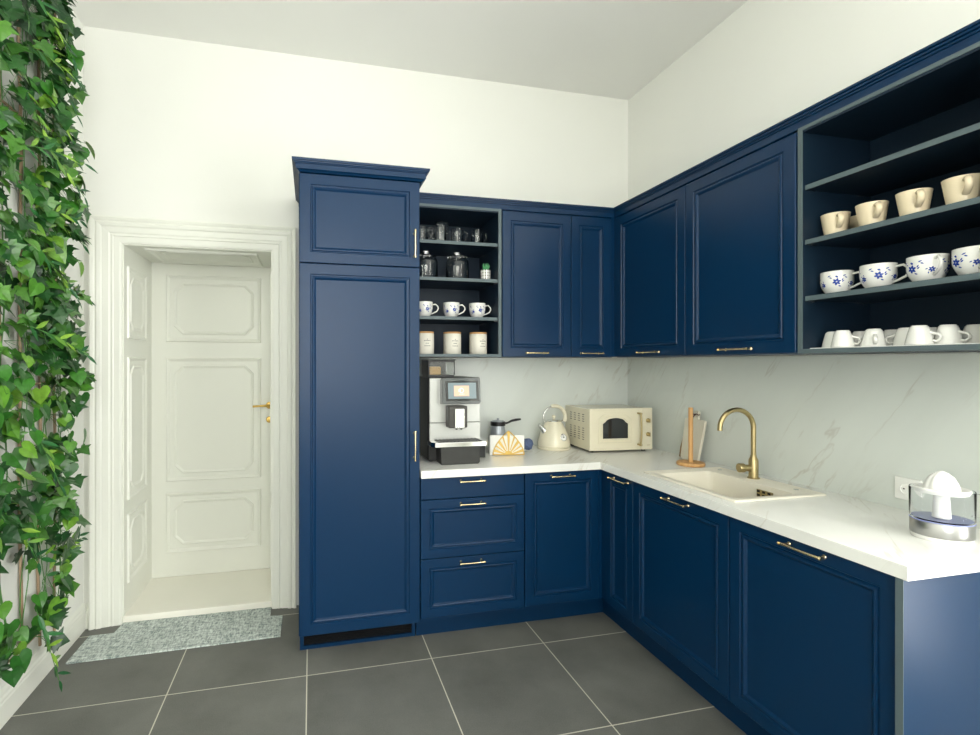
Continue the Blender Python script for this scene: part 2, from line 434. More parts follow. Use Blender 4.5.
# door recess: threshold slab, lining with moulded panels, casing
bm = bmesh.new(); box(bm, DX0, DX1, .0, .55, 0, .040); struct(finish('trim_1', bm, mat('threshold_marble', (.92, .90, .80), .3, noise=.03, nscale=4), bevel=.004))

def mould_oct(bm, x0, x1, z0, z1, y, cut, w=.018, h=.006, M4=None, mi=0):
    def ring(i, d, c):
        a0, a1, b0, b1 = x0+i, x1-i, z0+i, z1-i
        if c <= 0: return [(a0, y+d, b0), (a1, y+d, b0), (a1, y+d, b1), (a0, y+d, b1)]
        return [(a0+c, y+d, b0), (a1-c, y+d, b0), (a1, y+d, b0+c), (a1, y+d, b1-c), (a1-c, y+d, b1), (a0+c, y+d, b1), (a0, y+d, b1-c), (a0, y+d, b0+c)]
    loops = [ring(0, 0, cut), ring(w*.25, -h, cut-w*.15), ring(w*.6, -h*.7, cut-w*.35), ring(w, 0.0, cut-w*.6)] if cut > 0 else \
            [ring(0, 0, 0), ring(w*.25, -h, 0), ring(w*.6, -h*.7, 0), ring(w, 0, 0)]
    rings = []
    for L in loops:
        rings.append([bm.verts.new(M4 @ Vector(p) if M4 else p) for p in L])
    for A, B in zip(rings, rings[1:]+rings[:1]):
        n = len(A)
        for k in range(n): bm.faces.new([A[k], A[(k+1) % n], B[(k+1) % n], B[k]]).material_index = mi

# door leaf at the back of the recess
bm = bmesh.new(); YD = .49
box(bm, DX0+.004, DX1-.004, YD, YD+.045, .042, DZ1-.003)
door = struct(finish('door_1', bm, M['wood_white'], bevel=.002))
for (z0, z1, cut) in ((1.587, 2.03, .05), (.67, 1.484, .05), (.20, .592, .05)):
    bm = bmesh.new(); e = .002
    mould_oct(bm, -3.092, -2.496, z0, z1, YD-.0, 0, .024, .011)
    mould_oct(bm, -3.045, -2.543, z0+.05, z1-.05, YD-.0, .055, .020, .007)
    finish('door_panel', bm, M['wood_white'], door)
bm = bmesh.new()
Mr = Matrix.Translation((-2.442, YD, 1.160)) @ Matrix.Rotation(PI/2, 4, 'X')
lathe(bm, [(0, 0), (.024, 0), (.024, .004), (.020, .009), (.011, .010), (.010, .03), (0, .03)], 20, M4=Mr)
tube(bm, [(-2.442, YD-.028, 1.160), (-2.442, YD-.046, 1.160), (-2.452, YD-.054, 1.161), (-2.50, YD-.054, 1.160), (-2.545, YD-.050, 1.157)], [.009, .009, .009, .007, .008], 10)
finish('door_handle', bm, M['gold'], door, smooth=40)
bm = bmesh.new(); Mr = Matrix.Translation((-2.442, YD, 1.062)) @ Matrix.Rotation(PI/2, 4, 'X')
lathe(bm, [(0, 0), (.022, 0), (.022, .004), (.018, .008), (.006, .009), (.005, .006), (0, .006)], 20, M4=Mr)
finish('keyhole_rosette', bm, M['gold'], door, smooth=40)

# panelled lining: left jamb, right jamb, head
bm = bmesh.new()
box(bm, DX0, DX0+.006, .0, YD-.001, .0402, DZ1)
ML = Matrix(((0, 1, 0, 0), (1, 0, 0, 0), (0, 0, 1, 0), (0, 0, 0, 1)))
def jamb(bm, xpl, sgn):
    A = Matrix(((0, -sgn, 0, xpl), (1, 0, 0, 0), (0, 0, 1, 0), (0, 0, 0, 1)))
    for (z0, z1) in ((1.587, 2.0), (.67, 1.484), (.20, .592)):
        mould_oct(bm, .050, .375, z0, z1, 0, 0, .022, .010, M4=A)
        mould_oct(bm, .095, .330, z0+.05, z1-.05, 0, .05, .020, .007, M4=A)
jamb(bm, DX0+.006, 1)
struct(finish('trim_2', bm, M['wood_white']))
bm = bmesh.new(); box(bm, DX1-.006, DX1, .0, YD-.001, .0402, DZ1); jamb(bm, DX1-.006, -1)
struct(finish('trim_3', bm, M['wood_white']))
bm = bmesh.new(); box(bm, DX0+.0062, DX1-.0062, .0, YD-.001, DZ1-.006, DZ1)
A = Matrix(((1, 0, 0, 0), (0, 0, 1, 0), (0, 1, 0, DZ1-.006), (0, 0, 0, 1)))
mould_oct(bm, DX0+.09, DX1-.09, .06, .43, 0, 0, .022, .010, M4=A)
mould_oct(bm, DX0+.14, DX1-.14, .11, .38, 0, .05, .020, .007, M4=A)
struct(finish('trim_4', bm, M['wood_white']))

# casing: mitred moulded profile round three sides
CAS = [(0, .0), (0, .020), (.012, .024), (.040, .024), (.046, .030), (.052, .024), (.060, .024), (.066, .030), (.098, .034),
       (.106, .044), (.122, .050), (.132, .042), (.140, .050), (.152, .056), (.160, .052), (.160, 0)]
def casing():
    bm = bmesh.new()
    wl, wt = .158, .138
    xi0, xi1, zi = DX0+.0, DX1-.0, DZ1
    rings = []
    for st in range(4):
        ring = []
        for w, d in CAS:
            k = w/.160; d *= .62
            if st == 0: p = (xi0-k*.156, -d, 0.0)
            elif st == 1: p = (xi0-k*.156, -d, zi+k*.142)
            elif st == 2: p = (xi1+k*.139, -d, zi+k*.142)
            else: p = (xi1+k*.139, -d, 0.0)
            ring.append(bm.verts.new(p))
        rings.append(ring)
    n = len(CAS)
    for A, B in zip(rings, rings[1:]):
        for k in range(n): bm.faces.new([A[k], A[(k+1) % n], B[(k+1) % n], B[k]])
    for R_ in (rings[0], rings[-1]): bm.faces.new(R_)
    return struct(finish('door_2', bm, M['wood_white']), 'white moulded door casing')
cs = casing(); cs.name = 'trim_7'

# floor mat (T-shaped into the doorway)
bm = bmesh.new()
poly = [(-3.312, -.352), (-2.322, -.335), (-2.322, -.118), (-2.392, -.108), (-2.392, -.004), (-3.180, -.004), (-3.190, -.108), (-3.305, -.110)]
prism(bm, poly, .0005, .008, plane='xy')
tag(finish('door_mat', bm, M['rug'], bevel=.001), 'mottled grey-green woven mat lying on dark floor tiles before the white door', 'mat')

# ------------------------------------------------------------------ cabinets
ROT = -PI/2   # right run: local x -> -y, local -y -> -x
YB = -.565    # carcass front
FD = -.585    # door front
GB = 'navy base cabinets under the worktop'

def carcass_box(w, d, z0, z1, name='carcass', parent=None, m=None):
    bm = bmesh.new(); box(bm, 0.0005, w-.0005, -d, -.002, z0, z1)
    return finish(name, bm, m or M['inner'], parent)

# tall cabinet
TX0, TX1 = -2.222, -1.622
t = thing('tall_cabinet', 'tall navy blue cabinet with two stacked panelled doors beside the white doorway', 'cabinet', (TX0, 0, 0))
w = TX1-TX0
bm = bmesh.new(); box(bm, 0, w, -.5635, -.002, .115, 2.372)
finish('carcass', bm, M['blue'], t)
bm = bmesh.new()
cells(bm, [0.003, .022, w-.022, w-.003], [0, .018, .098, .1145], lambda x, z: not (.022 < x < w-.022 and .018 < z < .098), -.4816, -.46, 'xz')
box(bm, .003, .021, -.459, -.004, 0, .1145); box(bm, w-.021, w-.003, -.459, -.004, 0, .1145)
finish('plinth', bm, M['blue'], t)
bm = bmesh.new(); box(bm, .0225, w-.0225, -.466, -.462, .0185, .0975)
for k in range(9):
    z = .022+k*.0085
    box(bm, .023, w-.023, -.478, -.466, z, z+.003)
finish('ventilation_grille', bm, M['black'], t)
d1 = finish('door', panel(.004, w-.002, .122, 1.932, FD), M['blue'], t); handle(d1, w-.030, 1.029, FD, .145, True)
d2 = finish('door', panel(.004, w-.002, 1.937, 2.369, FD), M['blue'], t); handle(d2, w-.030, 2.05, FD, .135, True)
# cornice swept on three sides
CR = [(0, 0), (.006, 0), (.010, .004), (.030, .010), (.034, .034), (.044, .037), (.046, .043), (.050, .045), (.051, .055), (0, .055)]
bm = bmesh.new()
s2 = 1
path = [(.006, -.002, -1, 0), (.006, -.588, -1, -1), (w+.006, -.588, 1, -1), (w+.006, -.002, 1, 0)]
prof = [(-.015, 0)]+[(o, z) for o, z in [(.004, 0), (.010, .006), (.020, .010), (.021, .034), (.026, .0345), (.026, .038), (.030, .0405), (.031, .045), (.037, .0455), (.038, .056), (-.015, .056)]]
sweep(bm, [(o, z+2.3725) for o, z in prof], path)
box(bm, .014, w-.014, -.575, -.002, 2.3725, 2.378)
finish('cornice', bm, M['blue'], t)

# base units on the back wall
def base_unit(name, label, a0, a1, side, hollow=False):
    loc = (a0, 0, 0) if side == 'B' else (0, -a0, 0)
    r = thing(name, label, 'cabinet', loc, 0 if side == 'B' else ROT, GB)
    w = a1-a0
    if hollow:
        bm = bmesh.new(); cells(bm, [.0005, .018, w-.018, w-.0005], [-.5635, -.5455, -.020, -.002], lambda x, y: not (.018 < x < w-.018 and -.5455 < y < -.020), .1335, .857)
        box(bm, .0005, w-.0005, -.5635, -.002, .115, .133); finish('carcass', bm, M['blue'], r)
    else: carcass_box(w, .5635, .115, .857, parent=r, m=M['blue'])
    return r, w
r, w = base_unit('drawer_cabinet', 'navy base cabinet with three drawers under the coffee machine', -1.6205, -1.047, 'B')
for (z0, z1, fl) in ((.747, .855, True), (.443, .743, False), (.138, .439, False)):
    dr = finish('drawer', panel(.003, w-.002, z0, z1, FD, flat=fl, stile=.044), M['blue'], r)
    handle(dr, w/2-.013, z1-(.026 if not fl else .020), FD, .132)
r, w = base_unit('base_cabinet', 'navy base cabinet with one door, right of the three drawers', -1.0465, -.5855, 'B')
dd = finish('door', panel(.003, .4435, .138, .855, FD, stile=.046), M['blue'], r); handle(dd, .214, .834, FD, .132)
bm = bmesh.new(); box(bm, .4455, .476, FD+.004, -.564, .1375, .855); finish('filler_strip', bm, M['blue'], r)
# right run
def rightbase(label, a0, a1, d0, d1, hs=.02, filler=None, hollow=False):
    r, w = base_unit('base_cabinet', label, a0, a1, 'R', hollow)
    dd = finish('door', panel(d0-a0, d1-a0, .138, .855, FD, stile=.046), M['blue'], r)
    handle(dd, (d0+d1)/2-a0+hs, .834, FD, .138)
    if filler:
        bm = bmesh.new(); box(bm, filler[0]-a0, filler[1]-a0, FD+.004, -.564, .1375, .855); finish('filler_strip', bm, M['blue'], r)
    return r
rightbase('narrow navy base cabinet in the inner corner under the worktop', .5865, .8585, .622, .857, filler=(.5820, .6195))
rightbase('navy base cabinet below the cream sink', .8590, 1.4425, .861, 1.441, hollow=True)
rightbase('wide navy base cabinet below the citrus juicer at the end of the run', 1.4430, 2.0110, 1.445, 2.009)
bm = bmesh.new(); box(bm, -.600, -.003, -2.0305, -2.0118, 0, .8585)
eb = bmesh.new(); box(eb, -.602, -.6003, -2.0305, -2.0118, 0, .8585)
tag(finish('end_panel', bm, M['blue'], bevel=.001), 'plain navy side panel closing the end of the base cabinets, by the right edge', 'panel')
finish('front_edge', eb, M['edge'], [o for o in COL.objects if o.name == 'end_panel'][0])
bm = bmesh.new()
prism(bm, [(-1.6195, -.4816), (-.5095, -.4816), (-.5095, -2.0112), (-.493, -2.0112), (-.493, -.465), (-1.6195, -.465)], 0, .1145, plane='xy')
tag(finish('plinth', bm, M['blue']), 'L-shaped navy kickboard running below the base cabinets', 'plinth')

# worktop with sink cut-out
SX0, SX1, SY0, SY1 = -.548, -.092, -1.434, -.885
bm = bmesh.new()
hx0, hx1, hy0, hy1 = SX0+.012, SX1-.012, SY0+.012, SY1-.012
cells(bm, [-1.6195, -.605, hx0, hx1, -.001], [-2.043, hy0, hy1, -.605, -.001],
      lambda x, y: ((x > -.605 or y > -.605) and not (hx0 < x < hx1 and hy0 < y < hy1)), .860, .900)
tag(finish('worktop', bm, M['counter'], bevel=.0015), 'white marble-look L-shaped kitchen worktop on the navy base cabinets', 'worktop')

# backsplash
bm = bmesh.new(); box(bm, -1.6195, -.0125, -.0125, -.001, .9005, 1.481)
tag(finish('backsplash', bm, M['marble']), 'grey-white marble splashback panel on the back wall behind the coffee machine and kettle', 'backsplash', 'marble splashbacks')
bm = bmesh.new(); box(bm, -.0120, -.001, -2.12, -.001, .9005, 1.481)
tag(finish('backsplash', bm, M['marble']), 'grey-white marble splashback panel on the right wall behind the tap', 'backsplash', 'marble splashbacks')

# ------------------------------------------------------------------ wall cabinets
UZ0, UZ1 = 1.484, 2.346
GU = 'navy wall cabinets'
UF = -.345
def wall_unit(label, a0, a1, doors, side, filler=None):
    r = thing('wall_cabinet', label, 'cabinet', (a0, 0, 0) if side == 'B' else (0, -a0, 0), 0 if side == 'B' else ROT, GU)
    w = a1-a0; r.location.z = UZ0
    bm = bmesh.new(); box(bm, .0005, w-.0005, UF+.0215, -.0015, 0, UZ1-UZ0); finish('carcass', bm, M['blue'], r)
    for (d0, d1, hc, hl) in doors:
        dd = finish('door', panel(d0-a0, d1-a0, .003, .851, UF, stile=.050), M['blue'], r)
        handle(dd, hc-a0, .024, UF, hl)
    if filler:
        bm = bmesh.new(); box(bm, filler[0]-a0, filler[1]-a0, UF+.004, UF+.021, .003, UZ1-UZ0); finish('filler_strip', bm, M['blue'], r)
    return r
wall_unit('navy wall cabinet with wide door right of the open shelves, on the back wall', -1.081, -.6345, [(-1.076, -.6365, -.868, .135)], 'B')
wall_unit('narrow navy wall cabinet in the back corner above the microwave', -.634, -.3455, [(-.632, -.364, -.508, .140)], 'B', filler=(-.362, -.330))
wall_unit('navy wall cabinet on the right wall next to the corner', .3460, .9365, [(.364, .935, .68, .150)], 'R', filler=(.3415, .362))
wall_unit('large navy wall cabinet on the right wall above the sink tap', .9370, 1.5130, [(.939, 1.511, 1.247, .150)], 'R')

def open_unit(label, a0, a1, side, shelf_tops, x_in=0.018):
    r = thing('open_shelf_cabinet', label, 'cabinet', (a0, 0, UZ0) if side == 'B' else (0, -a0, UZ0), 0 if side == 'B' else ROT, 'open navy shelf cabinets')
    w = a1-a0; h = UZ1-UZ0
    bm = bmesh.new()
    cells(bm, [.0005, .019, w-.019, w-.0005], [0, .016, h-.022, h], lambda x, z: not (.019 < x < w-.019 and .016 < z < h-.014), -.3405, -.0085, 'xz')
    finish('carcass', bm, M['inner'], r)
    bm = bmesh.new()
    cells(bm, [.0005, .019, w-.019, w-.0005], [0, .016, h-.014, h], lambda x, z: not (.019 < x < w-.019 and .016 < z < h-.014), -.3430, -.3407, 'xz')
    finish('front_edge', bm, M['edge'], r)
    bm = bmesh.new(); box(bm, .001, w-.001, -.0083, -.0015, 0.001, h-.001); finish('back_panel', bm, M['inner'], r)
    for zt in shelf_tops:
        bm = bmesh.new(); box(bm, .0195, w-.0195, -.329, -.009, zt-UZ0-.018, zt-UZ0)
        shf = finish('shelf', bm, M['inner'], r)
        bm = bmesh.new(); box(bm, .0195, w-.0195, -.331, -.3292, zt-UZ0-.018, zt-UZ0)
        finish('front_edge', bm, M['edge'], shf)
        for sx in (.0195, w-.0195):
            for yy in (-.30, -.06):
                bm = bmesh.new(); s = 1 if sx < w/2 else -1
                box(bm, min(sx, sx+s*.009), max(sx, sx+s*.009), yy-.006, yy+.006, zt-UZ0-.024, zt-UZ0-.0182)
                finish('shelf_pin', bm, M['chrome'], r)
    return r
SHT = [2.147, 1.937, 1.715]
open_unit('open navy shelf cabinet with glass jars and canisters above the coffee machine', -1.6195, -1.0815, 'B', SHT)
SHR = [2.123, 1.915, 1.701]
open_unit('open navy shelf cabinet full of mugs on the right wall, by the right edge', 1.5175, 2.12, 'R', SHR)
SB = UZ0+.016

# cornice over wall cabinets (L shape)
bm = bmesh.new()
prof = [(-.02, 0), (.004, 0), (.006, .002), (.006, .030), (.011, .0305), (.012, .036), (.010, .0365), (.010, .039), (.017, .0395), (.018, .046), (.016, .0465), (.016, .048), (.023, .0485), (.024, .0565), (-.02, .0565)]
prof = [(o-.016, z+2.3465) for o, z in prof]
sweep(bm, prof, [(-1.6195, -.345, 0, -1), (-.345, -.345, -1, -1), (-.345, -2.12, -1, 0)])
tag(finish('cornice', bm, M['blue']), 'stepped navy cornice running along the top of the wall cabinets', 'cornice')

# ------------------------------------------------------------------ sink and tap
t = thing('kitchen_sink', 'cream composite inset sink let into the white worktop', 'sink', ((SX0+SX1)/2, (SY0+SY1)/2, .90))
cx, cy = (SX0+SX1)/2, (SY0+SY1)/2
bx0, bx1, by0, by1 = -.500, -.198, -1.388, -.935
def rr(x0, x1, y0, y1, r, z, n=5):
    pts = []
    for (ax, ay, a0) in ((x1-r, y1-r, 0), (x0+r, y1-r, PI/2), (x0+r, y0+r, PI), (x1-r, y0+r, 1.5*PI)):
        for k in range(n+1):
            a = a0+PI/2*k/n; pts.append((ax+r*math.cos(a)-cx, ay+r*math.sin(a)-cy, z))
    return pts
bm = bmesh.new()
loft_rects(bm, [rr(bx0-.008, bx1+.008, by0-.008, by1+.008, .03, -.02), rr(SX0+.014, SX1-.014, SY0+.014, SY1-.014, .004, -.02),
    rr(SX0+.014, SX1-.014, SY0+.014, SY1-.014, .004, .0006), rr(SX0, SX1, SY0, SY1, .006, .0006), rr(SX0, SX1, SY0, SY1, .006, .005),
    rr(SX0+.003, SX1-.003, SY0+.003, SY1-.003, .006, .008), rr(bx0-.012, bx1+.010, by0-.010, by1+.010, .03, .006),
    rr(bx0, bx1, by0, by1, .025, .002), rr(bx0+.006, bx1-.006, by0+.006, by1-.006, .025, -.17), rr(bx0+.03, bx1-.03, by0+.03, by1-.03, .02, -.19)], close_back=False)
o = finish('basin', bm, M['sink'], t, smooth=35)
bm = bmesh.new()
cells(bm, [-1.290-cy+.0155*k for k in range(6)], [-.053, -.045, -.040, -.032, -.027, -.019],
      lambda y, z: True, bx1-cx-.009, bx1-cx-.0045, 'yz')
finish('overflow_cover', bm, M['brass'], t)
bm = bmesh.new()
for k in range(3):
    for j in range(2):
        y = -1.281-cy+.026*k; z = -.049+.017*j
        box(bm, bx1-cx-.0100, bx1-cx-.0090, y, y+.014, z, z+.010)
finish('overflow_slot', bm, M['black'], t)
for yy in (-.945, -1.347):
    bm = bmesh.new(); lathe(bm, [(0, .0072), (.010, .0072), (.010, .0085), (.0, .0095)], 16, (-.146-cx, yy-cy, 0))
    finish('plug_button', bm, M['steel'], t)
bm = bmesh.new(); lathe(bm, [(0, -.189), (.045, -.189), (.045, -.186), (.03, -.184), (0, -.185)], 24, ((bx0+bx1)/2-cx, (by0+by1)/2-cy, 0))
finish('drain', bm, M['brass'], t, smooth=40)

TP = (-.142, -1.135, .9076)
t = thing('kitchen_tap', 'tall brushed brass swan-neck tap standing on the back rim of the sink', 'tap', TP)
bm = bmesh.new()
lathe(bm, [(0, 0), (.025, 0), (.025, .004), (.0205, .006), (.0200, .012), (.0200, .084), (.018, .090), (.013, .100), (.0125, .108), (0, .108)], 28)
finish('body', bm, M['brass'], t, smooth=40)
bm = bmesh.new(); R_ = .086; zc = .236
u = Vector((-1, .10, 0)).normalized()
pts = [(0, 0, .100), (0, 0, .16), (0, 0, .21), (0, 0, zc)]
for k in range(1, 17):
    a = PI*k/16; pts.append(u*(R_-R_*math.cos(a))+Vector((0, 0, zc+R_*math.sin(a))))
pts.append(u*(2*R_)+Vector((0, 0, zc-.010)))
tube(bm, pts, .0108, 16)
finish('spout', bm, M['brass'], t, smooth=40)
bm = bmesh.new(); v = Vector((-.80, .22, 0)).normalized()
tube(bm, [v*.015+Vector((0, 0, .048)), v*.042+Vector((0, 0, .048))], .0155, 20)
tube(bm, [v*.0425+Vector((0, 0, .048)), v*.045+Vector((0, 0, .048)), v*.066+Vector((0, 0, .048)), v*.069+Vector((0, 0, .048))], [.0195, .0215, .0215, .0195], 20)
finish('mixer_knob', bm, M['brass'], t, smooth=40)

# ------------------------------------------------------------------ worktop objects
Z = .9004
t = thing('paper_towel_holder', 'beech wood paper towel holder without a roll, upright on the worktop', 'holder', (-.176, -.782, Z))
bm = bmesh.new(); lathe(bm, [(0, 0), (.066, 0), (.069, .004), (.069, .012), (.066, .017), (0, .018)], 36); finish('base', bm, M['wood'], t, smooth=40)
bm = bmesh.new(); lathe(bm, [(0, .0181), (.0115, .0181), (.0115, .305), (.0095, .309), (0, .310)], 20); finish('pole', bm, M['wood'], t, smooth=40)

def paddle(bw, bh, nw, nh, th, shrink=.01):
    def arc(cx_, cz_, r, a0, a1, n=6): return [(cx_+r*math.cos(a0+(a1-a0)*k/n), cz_+r*math.sin(a0+(a1-a0)*k/n)) for k in range(n+1)]
    r = .02
    p = arc(-bw/2+r+shrink, r, r, PI, 1.5*PI)+arc(bw/2-r-shrink, r, r, 1.5*PI, 2*PI)+arc(bw/2-.012, bh-.012, .012, 0, PI/2)
    p += arc(nw/2+.012, bh+.012, .012, 1.5*PI, PI, 4)
    p += arc(0, bh+nh-nw/2, nw/2, 0, PI, 10)
    p += arc(-nw/2-.012, bh+.012, .012, 2*PI, 1.5*PI, 4)
    p += arc(-bw/2+.012, bh-.012, .012, PI/2, PI)
    return p
# boards: face local -y, rotated so that face looks to -x and leans on the wall
t = thing('cutting_board', 'whitewashed paddle cutting board with leather cord leaning on the splashback', 'cutting board', (-.0885, -.683, Z), 0, 'cutting boards by the tap')
lean = math.radians(10.5)
t.rotation_euler = (0, 0, 0)
MB = Matrix.Rotation(lean, 4, 'Y') @ Matrix.Rotation(-PI/2, 4, 'Z') @ Matrix.Rotation(math.radians(0), 4, 'Y')
bm = bmesh.new(); prism(bm, paddle(.148, .234, .040, .050, .016), -.016, 0, M4=MB)
zmin = min(v.co.z for v in bm.verts)
for v in bm.verts: v.co.z -= zmin
finish('board', bm, M['pale_board'], t, bevel=.002)
bm = bmesh.new(); Mz = Matrix.Translation((0, 0, -zmin)) @ MB
tube(bm, [Mz @ Vector(p) for p in ((-.024, -.0185, .252), (-.012, -.022, .262), (0, -.020, .258), (.014, -.023, .264), (.026, -.0185, .258), (.036, -.022, .262))], .0028, 8)
tube(bm, [Mz @ Vector(p) for p in ((0, -.020, .258), (-.012, -.021, .240), (-.03, -.0185, .226))], .0025, 8)
lathe(bm, [(0, -.006), (.006, -.003), (.006, .003), (0, .006)], 8, tuple(Mz @ Vector((.004, -.022, .260))))
finish('leather_cord', bm, M['leather'], t, smooth=60)
t = thing('cutting_board', 'brown wooden cutting board half hidden behind the paler board', 'cutting board', (-.050, -.592, Z), 0, 'cutting boards by the tap')
MB = Matrix.Rotation(math.radians(6), 4, 'Y') @ Matrix.Rotation(-PI/2, 4, 'Z')
bm = bmesh.new(); prism(bm, [(-.030, 0), (.075, 0), (.075, .19), (.03, .20), (-.004, .155), (-.026, .06)], -.014, 0, M4=MB)
zmin = min(v.co.z for v in bm.verts)
for v in bm.verts: v.co.z -= zmin
finish('board', bm, M['dark_wood'], t, bevel=.002)

# socket
t = thing('wall_socket', 'square white wall socket on the marble splashback behind the citrus juicer', 'socket', (-.0122, -1.668, .981), ROT)
bm = bmesh.new()
loft_rects(bm, [[(-i, -d, -i), (i, -d, -i), (i, -d, i), (-i, -d, i)] for i, d in ((.0405, 0), (.0405, .007), (.039, .009))]); finish('cover_plate', bm, M['white_plastic'], t)
bm = bmesh.new(); Mr = Matrix.Rotation(PI/2, 4, 'X')
lathe(bm, [(.0215, .0092), (.0215, .0115), (.020, .0115), (.019, .0094), (0, .0093)], 28, M4=Mr)
finish('socket_insert', bm, M['white_plastic'], t, smooth=40)
for s in (-1, 1):
    bm = bmesh.new(); lathe(bm, [(0, .0096), (.0028, .0096), (.0028, .0102), (0, .0102)], 12, (s*.0095, 0, 0), M4=Mr); finish('socket_hole', bm, M['black'], t)

# citrus juicer
t = thing('citrus_juicer', 'clear plastic electric citrus juicer with white cone and steel base on the worktop', 'juicer', (-.246, -1.903, Z), -.60)
EX, EY = .75, .68
bm = bmesh.new(); lathe(bm, [(0, 0), (.092, 0), (.094, .003), (.094, .010), (.0925, .012), (0, .012)], 48, sx=EX, sy=EY); finish('foot_ring', bm, M['white_plastic'], t, smooth=40)
bm = bmesh.new(); lathe(bm, [(0, .0122), (.0965, .0122), (.098, .016), (.098, .054), (.096, .056), (0, .056)], 48, sx=EX, sy=EY); finish('motor_base', bm, mat('juicer_steel', (.42, .42, .41), .28, 1.0, noise=.06), t, smooth=40)
bm = bmesh.new(); lathe(bm, [(0, .0600), (.097, .0600), (.0985, .064), (.100, .152), (.0985, .154), (.0970, .152), (.0955, .066), (.094, .0635), (0, .0635)], 48, sx=EX, sy=EY)
finish('juice_bowl', bm, M['plastic_clear'], t, smooth=40)
bm = bmesh.new(); lathe(bm, [(.0960, .0562), (.0985, .0562), (.0995, .0575), (.0985, .0592), (.0960, .0592)], 48, sx=EX, sy=EY); finish('bowl_rim', bm, M['blue_edge'], t, smooth=40)
bm = bmesh.new(); tube(bm, [(.075, 0, .148), (.092, 0, .150), (.108, 0, .142), (.111, 0, .11), (.107, 0, .080), (.092, 0, .067), (.0745, 0, .068)], .006, 10, flat=1.8); finish('bowl_handle', bm, M['plastic_clear'], t, smooth=60)
bm = bmesh.new(); lathe(bm, [(0, .0640), (.022, .0640), (.018, .14), (0, .14)], 28); finish('spindle_column', bm, M['white_plastic'], t, smooth=40)
bm = bmesh.new(); lathe(bm, [(0, .141), (.070, .141), (.0745, .147), (.0745, .156), (.071, .158), (.068, .149), (0, .147)], 40, sx=.88, sy=.82); finish('strainer', bm, M['white_plastic'], t, smooth=40)
bm = bmesh.new(); lathe(bm, [(0, .150), (.044, .150), (.045, .156), (.041, .172), (.032, .190), (.018, .203), (.006, .209), (0, .210)], 60, sx=.86, sy=.86, wob=lambda a, z: 1+.09*abs(math.cos(5*a)))
finish('reamer_cone', bm, M['white_plastic'], t, smooth=70)

# coffee machine (world dims minus origin)
CX, CY = -1.375, -.20
t = thing('coffee_machine', 'silver and black bean-to-cup coffee machine with touch display on the worktop', 'coffee machine', (CX, CY, Z))
X = lambda x: x-CX
Y = lambda y: y-CY
ZZ = lambda z: z-.9004
bm = bmesh.new(); box(bm, X(-1.530), X(-1.224), Y(-.374), Y(-.03), .008, ZZ(1.366))
finish('body', bm, M['black'], t, bevel=.004)
bm = bmesh.new(); box(bm, X(-1.524), X(-1.228), Y(-.386), Y(-.3745), ZZ(1.116), ZZ(1.364)); finish('upper_front_panel', bm, M['silver'], t, bevel=.003)
bm = bmesh.new(); box(bm, X(-1.524), X(-1.228), Y(-.386), Y(-.3745), ZZ(1.000), ZZ(1.1135)); finish('lower_front_panel', bm, M['silver'], t, bevel=.002)
bm = bmesh.new(); box(bm, X(-1.524), X(-1.228), Y(-.384), Y(-.3745), .008, ZZ(.998)); finish('front_base', bm, mat('dark_grey_plastic', (.035, .035, .033), .5, noise=.1), t)
for xx in (-1.51, -1.245):
    for yy in (-.36, -.06):
        bm = bmesh.new(); lathe(bm, [(0, 0), (.012, 0), (.012, .0079), (0, .0079)], 14, (X(xx), Y(yy), 0)); finish('foot', bm, M['black'], t)
# hopper
bm = bmesh.new(); hx0, hx1, hy0, hy1, hz0, hz1 = X(-1.520), X(-1.365), Y(-.345), Y(-.17), ZZ(1.3665), ZZ(1.462)
box(bm, hx0+.004, hx1-.004, hy0+.004, hy1-.004, hz0, hz0+.014)
box(bm, hx0, hx0+.006, hy0, hy1, hz0+.014, hz1); box(bm, hx1-.006, hx1, hy0, hy0+.006, hz0+.014, hz1)
box(bm, hx0+.006, hx1, hy1-.006, hy1, hz0+.014, hz1); box(bm, hx0+.0061, hx1-.0061, hy0, hy0+.005, hz1-.009, hz1-.0005)
finish('hopper_frame', bm, M['black'], t)
bm = bmesh.new(); box(bm, hx0+.0065, hx1-.0065, hy0+.001, hy0+.004, hz0+.0145, hz1-.0095)
box(bm, hx1-.004, hx1-.001, hy0+.0065, hy1-.0065, hz0+.0145, hz1-.006); finish('hopper_window', bm, M['glass'], t)
bm = bmesh.new(); box(bm, hx0+.008, hx0+.075, hy0+.008, hy1-.01, hz0+.0145, hz0+.062); finish('coffee_beans', bm, M['beans'], t, bevel=.006)
bm = bmesh.new(); box(bm, hx0-.003, hx1+.004, hy0-.004, hy1+.003, hz1, hz1+.007); finish('hopper_lid', bm, M['smoke_glass'], t, bevel=.002)
# display
bm = bmesh.new(); Dm = Matrix.Translation((X(-1.352), Y(-.3865), ZZ(1.289))) @ Matrix.Rotation(math.radians(-5), 4, 'X')
prism(bm, [(-.112, -.070), (.104, -.072), (.110, -.060), (.110, .068), (.104, .074), (-.106, .074), (-.112, .066)], -.046, .006, M4=Dm)
disp = finish('display', bm, mat('graphite_bezel', (.09, .10, .10), .15, noise=.05, coat=.5), t, bevel=.003)
bm = bmesh.new(); box(bm, -.092, .098, -.0475, -.0464, -.054, .056, M4=Dm); finish('glass_front', bm, M['smoke_glass'], disp)
bm = bmesh.new(); box(bm, -.078, .084, -.0482, -.0478, -.042, .046, M4=Dm); finish('screen', bm, M['screen'], disp)
bm = bmesh.new(); box(bm, -.045, .042, -.0488, -.0484, -.028, .030, M4=Dm); finish('screen_tile', bm, M['screen_icon'], disp)
bm = bmesh.new(); Dk = Dm @ Matrix.Translation((-.002, -.0490, .004)) @ Matrix.Rotation(PI/2, 4, 'X')
